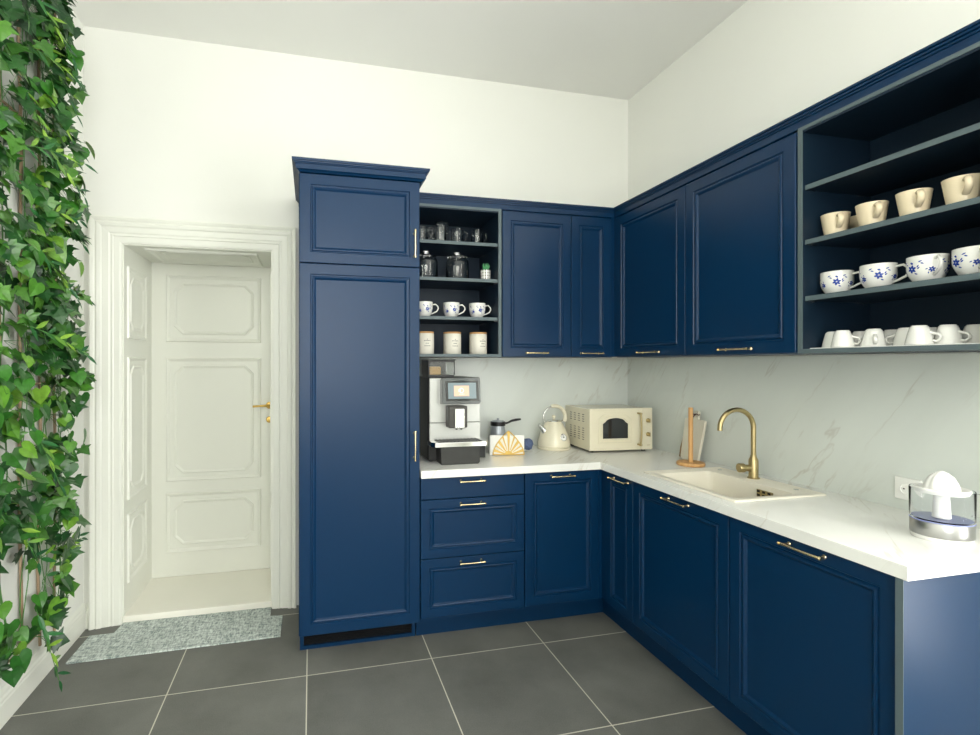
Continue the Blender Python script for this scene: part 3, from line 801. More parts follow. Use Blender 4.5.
tube(bm, [Dk @ Vector((.012*math.cos(a), .012*math.sin(a), 0)) for a in [2*PI*k/20 for k in range(20)]], .0012, 6, closed=True)
box(bm, -.017, -.008, -.0494, -.0490, -.004, .010, M4=Dm)
box(bm, -.016, .014, -.0494, -.0490, -.017, -.0155, M4=Dm)
finish('screen_symbol', bm, M['screen_mark'], disp)
# spout
bm = bmesh.new(); box(bm, X(-1.432), X(-1.325), Y(-.455), Y(-.3865), ZZ(1.092), ZZ(1.212)); sp = finish('spout', bm, mat('dark_spout_plastic', (.05, .048, .042), .3, noise=.1), t, bevel=.006)
bm = bmesh.new(); box(bm, X(-1.402), X(-1.342), Y(-.468), Y(-.4555), ZZ(1.090), ZZ(1.200)); finish('spout_cover', bm, M['steel'], sp, bevel=.006)
bm = bmesh.new()
for dx in (-1.385, -1.357): lathe(bm, [(0, 0), (.006, 0), (.008, .009), (0, .009)], 14, (X(dx), Y(-.442), ZZ(1.0825)))
finish('nozzle', bm, M['black'], sp)
# drip tray
bm = bmesh.new()
prism(bm, [(X(-1.520), Y(-.500)), (X(-1.232), Y(-.500)), (X(-1.214), Y(-.470)), (X(-1.214), Y(-.387)), (X(-1.536), Y(-.387)), (X(-1.536), Y(-.470))], ZZ(.997), ZZ(1.022), plane='xy')
tr = finish('drip_tray', bm, M['chrome'], t, bevel=.002)
bm = bmesh.new(); box(bm, X(-1.500), X(-1.250), Y(-.488), Y(-.395), ZZ(1.0222), ZZ(1.0235))
for k in range(12): 
    xx = X(-1.492)+k*.0205
    box(bm, xx, xx+.006, Y(-.486), Y(-.397), ZZ(1.0236), ZZ(1.0262))
finish('tray_grid', bm, M['black'], tr)
bm = bmesh.new(); prism(bm, [(X(-1.482), 0.0), (X(-1.276), 0.0), (X(-1.266), .010), (X(-1.266), ZZ(.996)), (X(-1.488), ZZ(.996)), (X(-1.484), .01)], Y(-.492), Y(-.3845))
finish('waste_drawer', bm, mat('anthracite_plastic', (.030, .031, .028), .55, noise=.1), t, bevel=.003)
bm = bmesh.new(); box(bm, X(-1.2235), X(-1.176), Y(-.33), Y(-.12), ZZ(.9005), ZZ(1.000)); box(bm, X(-1.2235), X(-1.206), Y(-.31), Y(-.28), ZZ(1.0), ZZ(1.085)); finish('milk_unit', bm, M['black'], t, bevel=.003)

# napkin holder
t = thing('napkin_holder', 'white marble napkin holder with a golden openwork fan on its front', 'napkin holder', (-1.018, -.262, Z), -.20)
bm = bmesh.new()
box(bm, -.103, .103, -.024, -.012, 0, .117); box(bm, -.103, .103, .016, .028, 0, .110); box(bm, -.100, .100, -.0118, .0158, 0, .010)
finish('marble_slab', bm, M['counter'], t, bevel=.0015)
bm = bmesh.new(); box(bm, -.098, -.094, -.0118, .0158, .0102, .108); finish('end_plate', bm, M['gold'], t)
bm = bmesh.new()
W_, Hh = .093, .141
def arcside(s, n=12):
    # pointed arch side from base corner to apex
    return [Vector((s*W_*(1-(k/n)**1.75), 0, Hh*(k/n))) for k in range(n+1)]
L = arcside(-1); Rr = arcside(1)
yg = -.0275
full = [Vector((p.x, yg, p.z+.002)) for p in L] + [Vector((p.x, yg, p.z+.002)) for p in reversed(Rr)][1:]
tube(bm, full, .0034, 6, flat=1.0)
tube(bm, [(-W_, yg, .003), (W_, yg, .003)], .0034, 6)
# ray plates of the fan, each a wedge from the base centre
def hit(ang):
    d = Vector((math.cos(ang), 0, math.sin(ang))); best = .02
    for kk in range(1, 300):
        r_ = kk*.0006; x = abs(d.x*r_); z = d.z*r_
        k = z/Hh if z > 0 else 0
        if k >= 1 or x > W_*(1-k**1.75): break
        best = r_
    return best, d
for k in range(9):
    a = math.radians(18+144*k/8); rr_, d = hit(a); n = Vector((-d.z, 0, d.x))
    half = .0085 if k % 2 == 0 else .0050
    r0 = .022 if k % 2 == 0 else .03
    p = [d*r0-n*half*.35, d*rr_-n*half, d*rr_+n*half, d*r0+n*half*.35]
    prism(bm, [(q.x, max(q.z, .001)) for q in p], yg-.0012, yg+.0012)
prism(bm, [(.026*math.cos(PI*k/10), .026*math.sin(PI*k/10)*.9+.001) for k in range(11)], yg-.0012, yg+.0012)
finish('gold_fan', bm, M['gold'], t, loc=(.008, 0, 0))
bm = bmesh.new()
box(bm, -.09, .075, -.0115, .0155, .0103, .100)
finish('napkins', bm, mat('paper_napkin', (.80, .80, .76), .9, noise=.03), t)

# milk jug with long handle behind the napkin holder
t = thing('coffee_pot', 'small grey pot with black collar and long black handle behind the napkin holder', 'pot', (-1.020, -.130, Z))
bm = bmesh.new(); lathe(bm, [(0, 0), (.050, 0), (.054, .006), (.053, .07), (.045, .132), (.041, .155), (.038, .155), (.041, .132), (.049, .07), (.049, .01), (0, .008)], 32); finish('pot_body', bm, M['grey_glass'], t, smooth=40)
bm = bmesh.new(); lathe(bm, [(.0425, .1555), (.0465, .157), (.047, .180), (.044, .182), (.038, .182), (.038, .1555)], 32); finish('collar', bm, M['black'], t, smooth=40)
bm = bmesh.new(); tube(bm, [(.044, 0, .168), (.065, -.002, .172), (.09, -.004, .184), (.12, -.006, .190), (.150, -.008, .193)], [.008, .006, .0075, .0085, .006], 10, flat=.8); finish('handle', bm, M['black'], t, smooth=50)
bm = bmesh.new(); lathe(bm, [(0, .1822), (.040, .1822), (.036, .188), (.010, .191), (.006, .194), (.009, .202), (0, .204)], 28); finish('lid', bm, M['grey_glass'], t, smooth=40)

# small blue bristled pot scrubber on a saucer
t = thing('dish_brush', 'round blue-grey bristly scrubber standing between napkin holder and kettle', 'scrubber', (-.846, -.185, Z))
bm = bmesh.new(); lathe(bm, [(0, 0), (.030, 0), (.040, .006), (.038, .008), (.028, .004), (0, .003)], 28); finish('saucer', bm, M['porcelain'], t, smooth=40)
bm = bmesh.new(); bmesh.ops.create_icosphere(bm, subdivisions=3, radius=.034, matrix=Matrix.Translation((0, 0, .042)))
for v in bm.verts:
    d = v.co-Vector((0, 0, .042)); v.co = Vector((0, 0, .042))+d*(1+rnd.uniform(-.10, .16))
finish('bristle_ball', bm, M['blue_ball'], t)

# kettle
KX, KY = -.645, -.145
t = thing('kettle', 'cream retro electric kettle with chrome spout beside the microwave', 'kettle', (KX, KY, Z))
bm = bmesh.new(); lathe(bm, [(0, 0), (.100, 0), (.104, .004), (.104, .013), (.098, .017), (0, .017)], 48); finish('power_base', bm, M['cream'], t, smooth=40)
bm = bmesh.new(); lathe(bm, [(0, .0175), (.097, .0175), (.101, .021), (.1015, .034), (.098, .060), (.088, .095), (.074, .130), (.060, .157), (.049, .172), (.046, .176), (0, .176)], 56); finish('body', bm, M['cream'], t, smooth=40)
bm = bmesh.new(); lathe(bm, [(.044, .1762), (.049, .1762), (.049, .180), (.044, .184), (.030, .188), (.012, .190), (0, .190)], 40); finish('lid', bm, M['chrome'], t, smooth=40)
bm = bmesh.new(); lathe(bm, [(0, .1902), (.006, .1902), (.006, .196), (.012, .200), (.013, .207), (.008, .214), (0, .216)], 20); finish('lid_knob', bm, M['cream'], t, smooth=50)
bm = bmesh.new(); tube(bm, [(-.064, -.01, .110), (-.082, -.012, .132), (-.100, -.014, .150), (-.110, -.015, .157)], [.024, .017, .012, .0115], 16); finish('spout', bm, M['chrome'], t, smooth=50)
arc = [Vector((.004-.077*math.cos(a), 0, .203+.070*math.sin(a))) for a in [PI*k/20 for k in range(-3, 24)]]
bm = bmesh.new(); tube(bm, [(-.050, 0, .172)]+[tuple(p) for p in arc[:12]], .0048, 10, flat=1.3); finish('handle_bracket', bm, M['chrome'], t, smooth=50)
bm = bmesh.new(); tube(bm, [tuple(p) for p in arc[11:]], [.008]+[0.0125]*(len(arc[11:])-2)+[.0095], 12, flat=1.25); finish('handle', bm, M['cream'], t, smooth=50)
bm = bmesh.new(); tube(bm, [tuple(arc[-1]-Vector((.003, 0, 0))), (.060, 0, .180), (.044, 0, .170)], .0045, 10, flat=1.2); finish('handle_joint', bm, M['chrome'], t, smooth=50)
ga = math.radians(-104+13)
Gm = Matrix.Translation((.0875*math.cos(ga)+.022, .0875*math.sin(ga), .082)) @ Matrix.Rotation(ga+PI/2, 4, 'Z') @ Matrix.Rotation(math.radians(-22), 4, 'X') @ Matrix.Rotation(PI/2, 4, 'X')
bm = bmesh.new(); lathe(bm, [(0, -.004), (.0215, -.004), (.0225, .005), (.0195, .0068), (.018, .0045), (0, .0045)], 28, M4=Gm); gg = finish('temperature_gauge', bm, M['chrome'], t, smooth=40)
bm = bmesh.new(); lathe(bm, [(0, .0046), (.0175, .0046), (.0175, .0052), (0, .0052)], 28, M4=Gm); finish('gauge_dial', bm, M['white_plastic'], gg)
bm = bmesh.new(); box(bm, -.001, .001, -.002, .013, .0054, .0060, M4=Gm)
for k in range(8):
    a = math.radians(-30+30*k); Mk = Gm @ Matrix.Rotation(a, 4, 'Z'); box(bm, .012, .0155, -.0008, .0008, .0054, .0058, M4=Mk)
lathe(bm, [(0, .0054), (.0045, .0054), (.0035, .007), (0, .007)], 12, M4=Gm)
finish('gauge_needle', bm, M['black'], gg)
bm = bmesh.new(); tube(bm, [(.104, .02, .008), (.118, .01, .006), (.130, .03, .005), (.115, .06, .005), (.13, .10, .005)], .0032, 8); finish('power_cord', bm, M['black'], t, smooth=60)

# microwave
mw, mh, md = .418, .257, .33
t = thing('microwave', 'cream retro microwave oven with arched window in the worktop corner', 'microwave', (-.518, -.350, Z), math.radians(-3.3))
bm = bmesh.new(); box(bm, .004, mw-.004, .012, md, .014, .014+mh-.004); finish('housing', bm, M['cream'], t, bevel=.004)
for fx in (.035, mw-.035):
    for fy in (.035, md-.04):
        bm = bmesh.new(); lathe(bm, [(0, 0), (.012, 0), (.014, .0138), (0, .0138)], 14, (fx, fy, 0)); finish('foot', bm, M['black'], t)
px = .815*mw
bm = bmesh.new(); loft_rects(bm, [[(0+i, d, .014+i), (px-i, d, .014+i), (px-i, d, .014+mh-i), (i, d, .014+mh-i)] for i, d in ((0, .0118), (0, -.006), (.003, -.009), (.012, -.009), (.014, -.0075), (.016, -.009))])
mdoor = finish('door', bm, M['cream'], t)
bm = bmesh.new(); box(bm, px+.0015, mw, -.008, .0118, .014, .014+mh); mpan = finish('control_panel', bm, M['cream'], t, bevel=.003)
def archpoly(e):
    x0, x1, zb, zs, zt = .205*mw-e, .600*mw+e, .014+.285*mh-e, .014+.635*mh+e, .014+.770*mh+e
    cxm = (x0+x1)/2; p = [(x0, zb), (x1, zb), (x1, zs)]
    p += [(x1-.010, zs+.006), (x1-.018, zs+.012)]
    for k in range(1, 12):
        a = PI*k/12; p.append((cxm+((x1-x0)/2-.020)*math.cos(a), zs+.012+(zt-zs-.012)*math.sin(a)))
    p += [(x0+.018, zs+.012), (x0+.010, zs+.006), (x0, zs)]
    return p
bm = bmesh.new()
o_, i_ = archpoly(.016), archpoly(.004)
def ringpair(bm, outer, inner, y0, y1):
    A = [bm.verts.new((x, y1, z)) for x, z in outer]; B = [bm.verts.new((x, y0, z)) for x, z in outer]
    C_ = [bm.verts.new((x, y0, z)) for x, z in inner]; D_ = [bm.verts.new((x, y1, z)) for x, z in inner]
    n = len(outer)
    for P_, Q_ in ((A, B), (B, C_), (C_, D_), (D_, A)):
        for k in range(n): bm.faces.new([P_[k], P_[(k+1) % n], Q_[(k+1) % n], Q_[k]])
ringpair(bm, archpoly(.014), archpoly(.006), -.0150, -.0088)
ringpair(bm, archpoly(.031), archpoly(.025), -.0130, -.0088)
finish('window_moulding', bm, M['cream'], mdoor)
bm = bmesh.new(); prism(bm, archpoly(0), -.0105, -.0089); finish('window', bm, M['smoke_glass'], mdoor)
bm = bmesh.new(); hx = .762*mw; z0, z1 = .014+.11*mh, .014+.90*mh
tube(bm, [(hx, -.040, z0+.004), (hx+.002, -.043, z0+.05), (hx+.003, -.044, (z0+z1)/2), (hx+.002, -.043, z1-.05), (hx, -.040, z1-.004)], [.006, .0055, .0055, .0055, .006], 12)
for zz in (z0+.006, z1-.006):
    tube(bm, [(hx, -.040, zz), (hx, -.0095, zz)], [.005, .006], 12)
    lathe(bm, [(0, -.008), (.0085, -.006), (.010, 0), (.0085, .006), (0, .008)], 14, (hx, -.040, zz))
finish('handle', bm, M['brass'], mdoor, smooth=50)
for zz in (.70, .37):
    bm = bmesh.new(); Mr = Matrix.Translation((.925*mw, -.0082, .014+zz*mh)) @ Matrix.Rotation(PI/2, 4, 'X')
    lathe(bm, [(0, 0), (.0135, 0), (.0135, .004), (.009, .008), (.008, .018), (0, .019)], 20, M4=Mr)
    box(bm, -.0028, .0028, -.012, .012, .017, .024, M4=Mr)
    finish('knob', bm, M['brass'], mpan, smooth=40)
bm = bmesh.new()
for k in range(5): box(bm, .910*mw+k*.005, .910*mw+k*.005+.0035, -.0086, -.0082, .014+.10*mh, .014+.10*mh+.004)
finish('badge', bm, M['brass'], mpan)
for c_ in range(4):
    for zb_, n_ in ((.66, 4), (.22, 6)):
        bm = bmesh.new()
        for k in range(n_): box(bm, .0030, .0041, .07+.055*c_, .094+.055*c_, .014+mh*zb_+k*.014, .014+mh*zb_+k*.014+.004)
        finish('vent_slots', bm, M['black'], t)


# ------------------------------------------------------------------ cups
def cup_profile(rt, rb, h, wall=.004, foot=.006, belly=0.0):
    out = [(0, 0), (rb*.72, 0), (rb*.78, .003)]
    n = 9
    for k in range(n+1):
        f = k/n; r = rb*.86+(rt-rb*.86)*(f**.55 if belly else f**.8)
        if belly: r = rb*.82+(rt-rb*.82)*min(1, math.sin(min(1, f*1.7)*PI/2))
        out.append((r, .004+(h-.004)*f))
    out.append((rt-wall*.5, h+.0008))
    inn = [(max(r-wall, .001), z+(wall if i == 0 else 0)) for i, (r, z) in enumerate(out[3:-1])]
    inn = [(r, max(z, .007)) for r, z in reversed(inn)]
    return out+inn+[(0, .007)]
def rad_at(prof, z):
    o = prof[2:13]
    for (r0, z0), (r1, z1) in zip(o, o[1:]):
        if z0 <= z <= z1 and z1 > z0: return r0+(r1-r0)*(z-z0)/(z1-z0)
    return o[-1][0]
def petal(bm, prof, ang, z, L, W, tilt, mi=1):
    """small leaf shaped patch lying on the cup surface"""
    pts = [(-L, 0), (-L*.3, W), (L*.4, W*.8), (L, 0), (L*.4, -W*.8), (-L*.3, -W)]
    vs = []
    for a, b in pts:
        du = a*math.cos(tilt)-b*math.sin(tilt); dz = a*math.sin(tilt)+b*math.cos(tilt)
        zz = z+dz; r = rad_at(prof, zz)+.0007; th = ang+du/max(r, .01)
        vs.append(bm.verts.new((r*math.cos(th), r*math.sin(th), zz)))
    c = bm.verts.new((((rad_at(prof, z)+.0010))*math.cos(ang), (rad_at(prof, z)+.0010)*math.sin(ang), z))
    for k in range(6): bm.faces.new([c, vs[k], vs[(k+1) % 6]]).material_index = mi
def floral(bm, prof, h, ang0):
    rr_ = random.Random(3)
    for (da, fz, s) in ((-.55, .42, .8), (.35, .52, 1.15), (1.35, .45, .8), (-1.5, .55, 1.0), (2.4, .5, 1.1), (3.4, .48, .9)):
        for k in range(6):
            t_ = k*PI/3+.3; L = .0065*s
            petal(bm, prof, ang0+da+math.cos(t_)*L/.05, h*fz+math.sin(t_)*L, L*.85, L*.5, t_)
        for k in range(5):
            t_ = rr_.uniform(0, 2*PI); d = .016*s
            petal(bm, prof, ang0+da+math.cos(t_)*d/.05, min(h*.86, max(h*.22, h*fz+math.sin(t_)*d)), .0042*s, .0018*s, t_+.6)
    for da in (-1.0, -.1, .8, 1.9, -2.1):
        petal(bm, prof, ang0+da, h*.78, .006, .002, .4); petal(bm, prof, ang0+da+.10, h*.70, .005, .002, -.4)

def handle_loop(bm, prof, h, z0f, z1f, out, r, flat=1.0, mi=0):
    z0, z1 = h*z0f, h*z1f; ra, rb_ = rad_at(prof, z0)-.002, rad_at(prof, z1)-.002
    pts = [(rb_, 0, z1), (rb_+out*.55, 0, z1+.003), (rb_+out*.92, 0, z1-(z1-z0)*.18), (rb_+out, 0, z1-(z1-z0)*.42), (rb_+out*.75, 0, z1-(z1-z0)*.72), (ra+out*.35, 0, z0+.004), (ra, 0, z0)]
    tube(bm, pts, r, 8, flat=flat, mi=mi)

def make_cup(name, label, group, rt, rb, h, body_mat, hout, hr, hz=(.25, .85), belly=False, flower=None, flat=1.0):
    t = thing(name, label, 'cup', (0, 0, 0), 0, group)
    prof = cup_profile(rt, rb, h, belly=belly)
    bm = bmesh.new(); lathe(bm, prof, 40)
    if flower is not None: floral(bm, prof, h, flower)
    finish('body', bm, [body_mat, M['cobalt']], t, smooth=45)
    bm = bmesh.new(); handle_loop(bm, prof, h, hz[0], hz[1], hout, hr, flat); finish('handle', bm, body_mat, t, smooth=60)
    return t

# floral cups
FG = [SHT[2]+.0002, SHR[2]+.0002]
gl = 'blue-flowered white cups on the open shelves'
fc = make_cup('floral_cup', 'white cup with blue flowers on the coffee-side shelf, rightmost of its three', gl, .049, .038, .090, M['porcelain'], .036, .0040, belly=True, flower=-1.7)
fc.location = (-1.190, -.225, FG[0]); fc.rotation_euler.z = math.radians(-8)
copy_tree(fc, (-1.352, -.225, FG[0]), math.radians(-6), 'white cup with blue flowers on the coffee-side shelf, middle of its three')
copy_tree(fc, (-1.516, -.225, FG[0]), math.radians(-4), 'white cup with blue flowers on the coffee-side shelf, partly behind the tall cabinet')
fr = make_cup('floral_cup', 'wide white cup with blue flowers on the right-wall shelf, nearest the closed cupboards', gl, .0495, .040, .085, M['porcelain'], .035, .0042, belly=True, flower=-1.5)
# right wall: seen face looks to about -x-y ; handle along -y is image right
fr.location = (-.245, -1.5886, FG[1]); fr.rotation_euler.z = math.radians(-78)
for (x, y, rz, lb) in ((-.245, -1.7264, -78, 'wide white cup with blue flowers on the right-wall shelf, second from the closed cupboards'),
                       (-.245, -1.8664, -128, 'wide white cup with blue flowers and handle turned forward, third from the closed cupboards'),
                       (-.245, -1.984, -140, 'wide white cup with blue flowers cut by the right edge of the photo')):
    copy_tree(fr, (x, y, FG[1]), math.radians(rz), lb)

# beige mugs
gb = 'beige mugs on the upper right shelf'
bg = make_cup('beige_mug', 'beige mug on the upper right shelf, nearest the closed cupboards', gb, .0445, .036, .087, M['beige'], .026, .0062, hz=(.38, .84), flat=1.5)
zb = SHR[1]+.0002
bg.location = (-.250, -1.587, zb); bg.rotation_euler.z = math.radians(-128)
for (x, y, rz, lb) in ((-.250, -1.7095, -128, 'beige mug on the upper right shelf, second in the front row'),
                       (-.250, -1.8333, -133, 'beige mug on the upper right shelf, third in the front row'),
                       (-.250, -1.955, -138, 'beige mug cut by the right edge of the photo'),
                       (-.125, -1.5895, 40, 'beige mug half hidden in the back between the first two front mugs')):
    copy_tree(bg, (x, y, zb), math.radians(rz), lb)

# espresso cups upside down
ge = 'upside-down white espresso cups on the bottom right shelf'
t = thing('espresso_cup', 'upside-down white espresso cup, first in the front row from the closed cupboards', 'cup', (0, 0, 0), 0, ge)
prof = cup_profile(.0345, .0255, .060, wall=.003)
bm = bmesh.new(); lathe(bm, prof, 36)
for v in bm.verts: v.co = Vector((v.co.x, -v.co.y, .061-v.co.z))
finish('body', bm, M['porcelain'], t, smooth=45)
bm = bmesh.new(); handle_loop(bm, prof, .060, .35, .80, .020, .0042, 1.3)
for v in bm.verts: v.co = Vector((v.co.x, -v.co.y, .061-v.co.z))
finish('handle', bm, M['porcelain'], t, smooth=60)
zt = SB+.0042
t.location = (-.242, -1.5725, zt); t.rotation_euler.z = math.radians(-80)
for (x, y, rz, lb) in ((-.284, -1.6380, -60, 'upside-down white espresso cup, second in the front row'),
                       (-.256, -1.7200, -140, 'upside-down white espresso cup with its handle facing forward, third in the front row'),
                       (-.283, -1.8683, -80, 'upside-down white espresso cup with side handle, fourth in the front row'),
                       (-.232, -1.9110, -85, 'upside-down white espresso cup with side handle, fifth in the front row'),
                       (-.160, -1.607, -70, 'upside-down white espresso cup behind the gap between second and third front cups'),
                       (-.145, -1.700, -100, 'upside-down white espresso cup with small handle behind the gap after the third front cup'),
                       (-.208, -1.784, 120, 'upside-down white espresso cup standing close behind the left side of the fourth front cup'),
                       (-.140, -1.812, 20, 'upside-down white espresso cup behind the fourth and fifth front cups'),
                       (-.160, -1.935, -95, 'upside-down white espresso cup at the back, near the right edge of the photo')):
    copy_tree(t, (x, y, zt), math.radians(rz), lb)
bm = bmesh.new(); box(bm, -.318, -.030, -2.085, -1.545, SB+.0002, SB+.0040)
tag(finish('shelf_liner', bm, M['white_plastic'], bevel=.001), 'thin white tray under the upside-down espresso cups', 'tray')

# canisters with wooden lids
gc = 'cream canisters on the lowest coffee-side shelf'
t = thing('canister', 'cream canister with wooden lid, rightmost on the lowest coffee-side shelf', 'canister', (-1.184, -.225, SB+.0002), math.radians(14), gc)
bm = bmesh.new(); lathe(bm, [(0, 0), (.050, 0), (.0525, .003), (.0525, .119), (.050, .1215), (0, .1215)], 40)
def dash(bm, a0, a1, z, hgt):
    n = 3; r = .0528; vs = []
    for k in range(n+1):
        a = a0+(a1-a0)*k/n
        vs.append((bm.verts.new((r*math.cos(a), r*math.sin(a), z)), bm.verts.new((r*math.cos(a), r*math.sin(a), z+hgt))))
    for A, B in zip(vs, vs[1:]): bm.faces.new([A[0], B[0], B[1], A[1]]).material_index = 1
ca = math.radians(-90)
for row, (z, segs) in enumerate(((.076, ((-.36, -.22), (-.19, -.10), (-.07, .05), (.09, .22), (.26, .36))), (.061, ((-.20, -.12), (-.09, .02), (.06, .18))), (.046, ((-.32, -.22), (-.18, -.08), (-.04, .06), (.10, .18), (.22, .34))))):
    for a, b in segs: dash(bm, ca+a, ca+b, z, .0038)
dash(bm, ca-.05, ca+.05, .084, .004)
finish('body', bm, [M['canister'], M['print_']], t, smooth=45)
bm = bmesh.new(); lathe(bm, [(0, .1217), (.0515, .1217), (.0525, .123), (.0525, .130), (.051, .1315), (0, .1315)], 40); finish('lid', bm, M['lid_wood'], t, smooth=45)
copy_tree(t, (-1.346, -.225, SB+.0002), math.radians(4), 'cream canister with wooden lid, middle of the lowest coffee-side shelf')
copy_tree(t, (-1.512, -.225, SB+.0002), math.radians(2), 'cream canister with wooden lid, partly behind the tall cabinet')

# glass jars
gj = 'lidded glass jars above the coffee machine'
t = thing('glass_jar', 'round clear glass jar with knobbed lid in the middle of its shelf', 'jar', (-1.308, -.205, SHT[1]+.0002), 0, gj)
bm = bmesh.new(); lathe(bm, [(0, 0), (.064, 0), (.068, .004), (.068, .108), (.064, .122), (.052, .130), (.052, .136), (.0495, .136), (.0495, .129), (.061, .120), (.065, .106), (.065, .006), (0, .005)], 40); finish('body', bm, M['glass'], t, smooth=45)
bm = bmesh.new(); lathe(bm, [(0, .1365), (.052, .1365), (.058, .139), (.058, .144), (.048, .150), (.020, .154), (.010, .157), (.010, .162), (.018, .166), (.019, .171), (.014, .175), (0, .176)], 40); finish('lid', bm, M['glass'], t, smooth=45)
copy_tree(t, (-1.500, -.205, SHT[1]+.0002), 0, 'round clear glass jar with knobbed lid, partly behind the tall cabinet')

# glass mugs on the top shelf
gm = 'glass mugs on the top coffee-side shelf'
zg = SHT[0]+.0002
t = thing('glass_mug', 'clear glass mug alone at the right end of the top shelf', 'glass mug', (-1.188, -.215, zg), math.radians(12), gm)
gp = [(0, 0), (.034, 0), (.037, .004), (.036, .098), (.0355, .100), (.0335, .098), (.0345, .010), (.032, .008), (0, .008)]
bm = bmesh.new(); lathe(bm, gp, 32); finish('body', bm, M['glass'], t, smooth=45)
bm = bmesh.new(); tube(bm, [(.036, 0, .082), (.050, 0, .092), (.066, 0, .086), (.068, 0, .068), (.054, 0, .044), (.042, 0, .028), (.0355, 0, .026)], .0036, 8); finish('handle', bm, M['glass'], t, smooth=60)
copy_tree(t, (-1.312, -.215, zg), math.radians(8), 'clear glass mug second from the right end of the top shelf')
copy_tree(t, (-1.432, -.262, zg), math.radians(170), 'clear glass mug standing in front of the taller glass')
copy_tree(t, (-1.530, -.215, zg), math.radians(5), 'clear glass mug next to the tall cabinet, leftmost on the top shelf')
t = thing('tall_glass', 'taller clear glass mug on the top shelf above the glass jars', 'glass', (-1.392, -.165, zg), math.radians(10), gm)
bm = bmesh.new(); lathe(bm, [(0, 0), (.036, 0), (.038, .004), (.039, .143), (.0385, .145), (.0365, .143), (.0355, .010), (0, .008)], 32); finish('body', bm, M['glass'], t, smooth=45)
bm = bmesh.new(); tube(bm, [(.0385, 0, .100), (.052, 0, .106), (.066, 0, .098), (.067, 0, .075), (.054, 0, .046), (.038, 0, .034)], .0034, 8); finish('handle', bm, M['glass'], t, smooth=60)

# succulent in a patterned pot
t = thing('potted_succulent', 'tiny green succulent in a black and white patterned pot on the jar shelf', 'plant', (-1.140, -.235, SHT[1]+.0002))
bm = bmesh.new()
n = 24; rows = 8; rp = .0305; hp = .068
ring = [[bm.verts.new((rp*(.93+.07*j/rows)*math.cos(2*PI*(i+.5*(j % 2))/n), rp*(.93+.07*j/rows)*math.sin(2*PI*(i+.5*(j % 2))/n), hp*j/rows)) for i in range(n)] for j in range(rows+1)]
for j in range(rows):
    for i in range(n):
        a, b, c, d = ring[j][i], ring[j][(i+1) % n], ring[j+1][(i+1) % n], ring[j+1][i]
        if j % 2 == 0: tri = ([a, b, d], [b, c, d])
        else: tri = ([a, b, c], [a, c, d])
        for q, tt in enumerate(tri): bm.faces.new(tt).material_index = 1 if (q == (j % 2) and i % 2 == 0 and 0 < j < rows) else 0
bm.faces.new(ring[0])
top2 = [bm.verts.new((v.co.x*.88, v.co.y*.88, hp)) for v in ring[-1]]; top3 = [bm.verts.new((v.co.x*.85, v.co.y*.85, hp-.008)) for v in ring[-1]]
for A, B in ((ring[-1], top2), (top2, top3)):
    for i in range(n): bm.faces.new([A[i], A[(i+1) % n], B[(i+1) % n], B[i]])
bm.faces.new(top3)
finish('pot', bm, [M['porcelain'], M['print_']], t)
bm = bmesh.new()
for k in range(17):
    a = k*2.4; tl = .16+.035*k**.9; L_ = .050*(1-.014*k)
    base = Vector((.004*math.cos(a), .004*math.sin(a), hp-.0075)); tl = min(tl, .85)
    d = Vector((math.sin(tl)*math.cos(a), math.sin(tl)*math.sin(a), math.cos(tl)))
    tube(bm, [base, base+d*L_*.4, base+d*L_*.8+Vector((0, 0, .002)), base+d*L_+Vector((0, 0, .005))], [.0045, .0075, .005, .0006], 6, flat=.6)
finish('rosette', bm, M['succulent'], t, smooth=60)

# ------------------------------------------------------------------ trellis and ivy
XW = LX+.012
t = thing('wall_trellis', 'brown willow cane trellis fixed to the left wall under the ivy', 'trellis', (LX, -.75, 0))
canes = [-.335, -.475, -.625, -.775, -.925, -1.075, -1.225]
for y in canes:
    bm = bmesh.new(); z0 = .175+rnd.uniform(-.03, .03)
    pts = [(XW-LX+.004*math.sin(k*1.3+y*9), y+.75+.006*math.sin(k*.9+y*20), z0+(3.22-z0)*k/14) for k in range(15)]
    tube(bm, pts, .0065, 8); finish('upright_cane', bm, M['cane'], t, smooth=60)
for z in (.245, .80, 1.36, 1.92, 2.48, 3.04):
    bm = bmesh.new(); pts = [(XW-LX+.013, -.30+.75-1.0*k/8, z+.005*math.sin(k*1.7+z)) for k in range(9)]
    tube(bm, pts, .0055, 8); finish('cross_cane', bm, M['cane'], t, smooth=60)

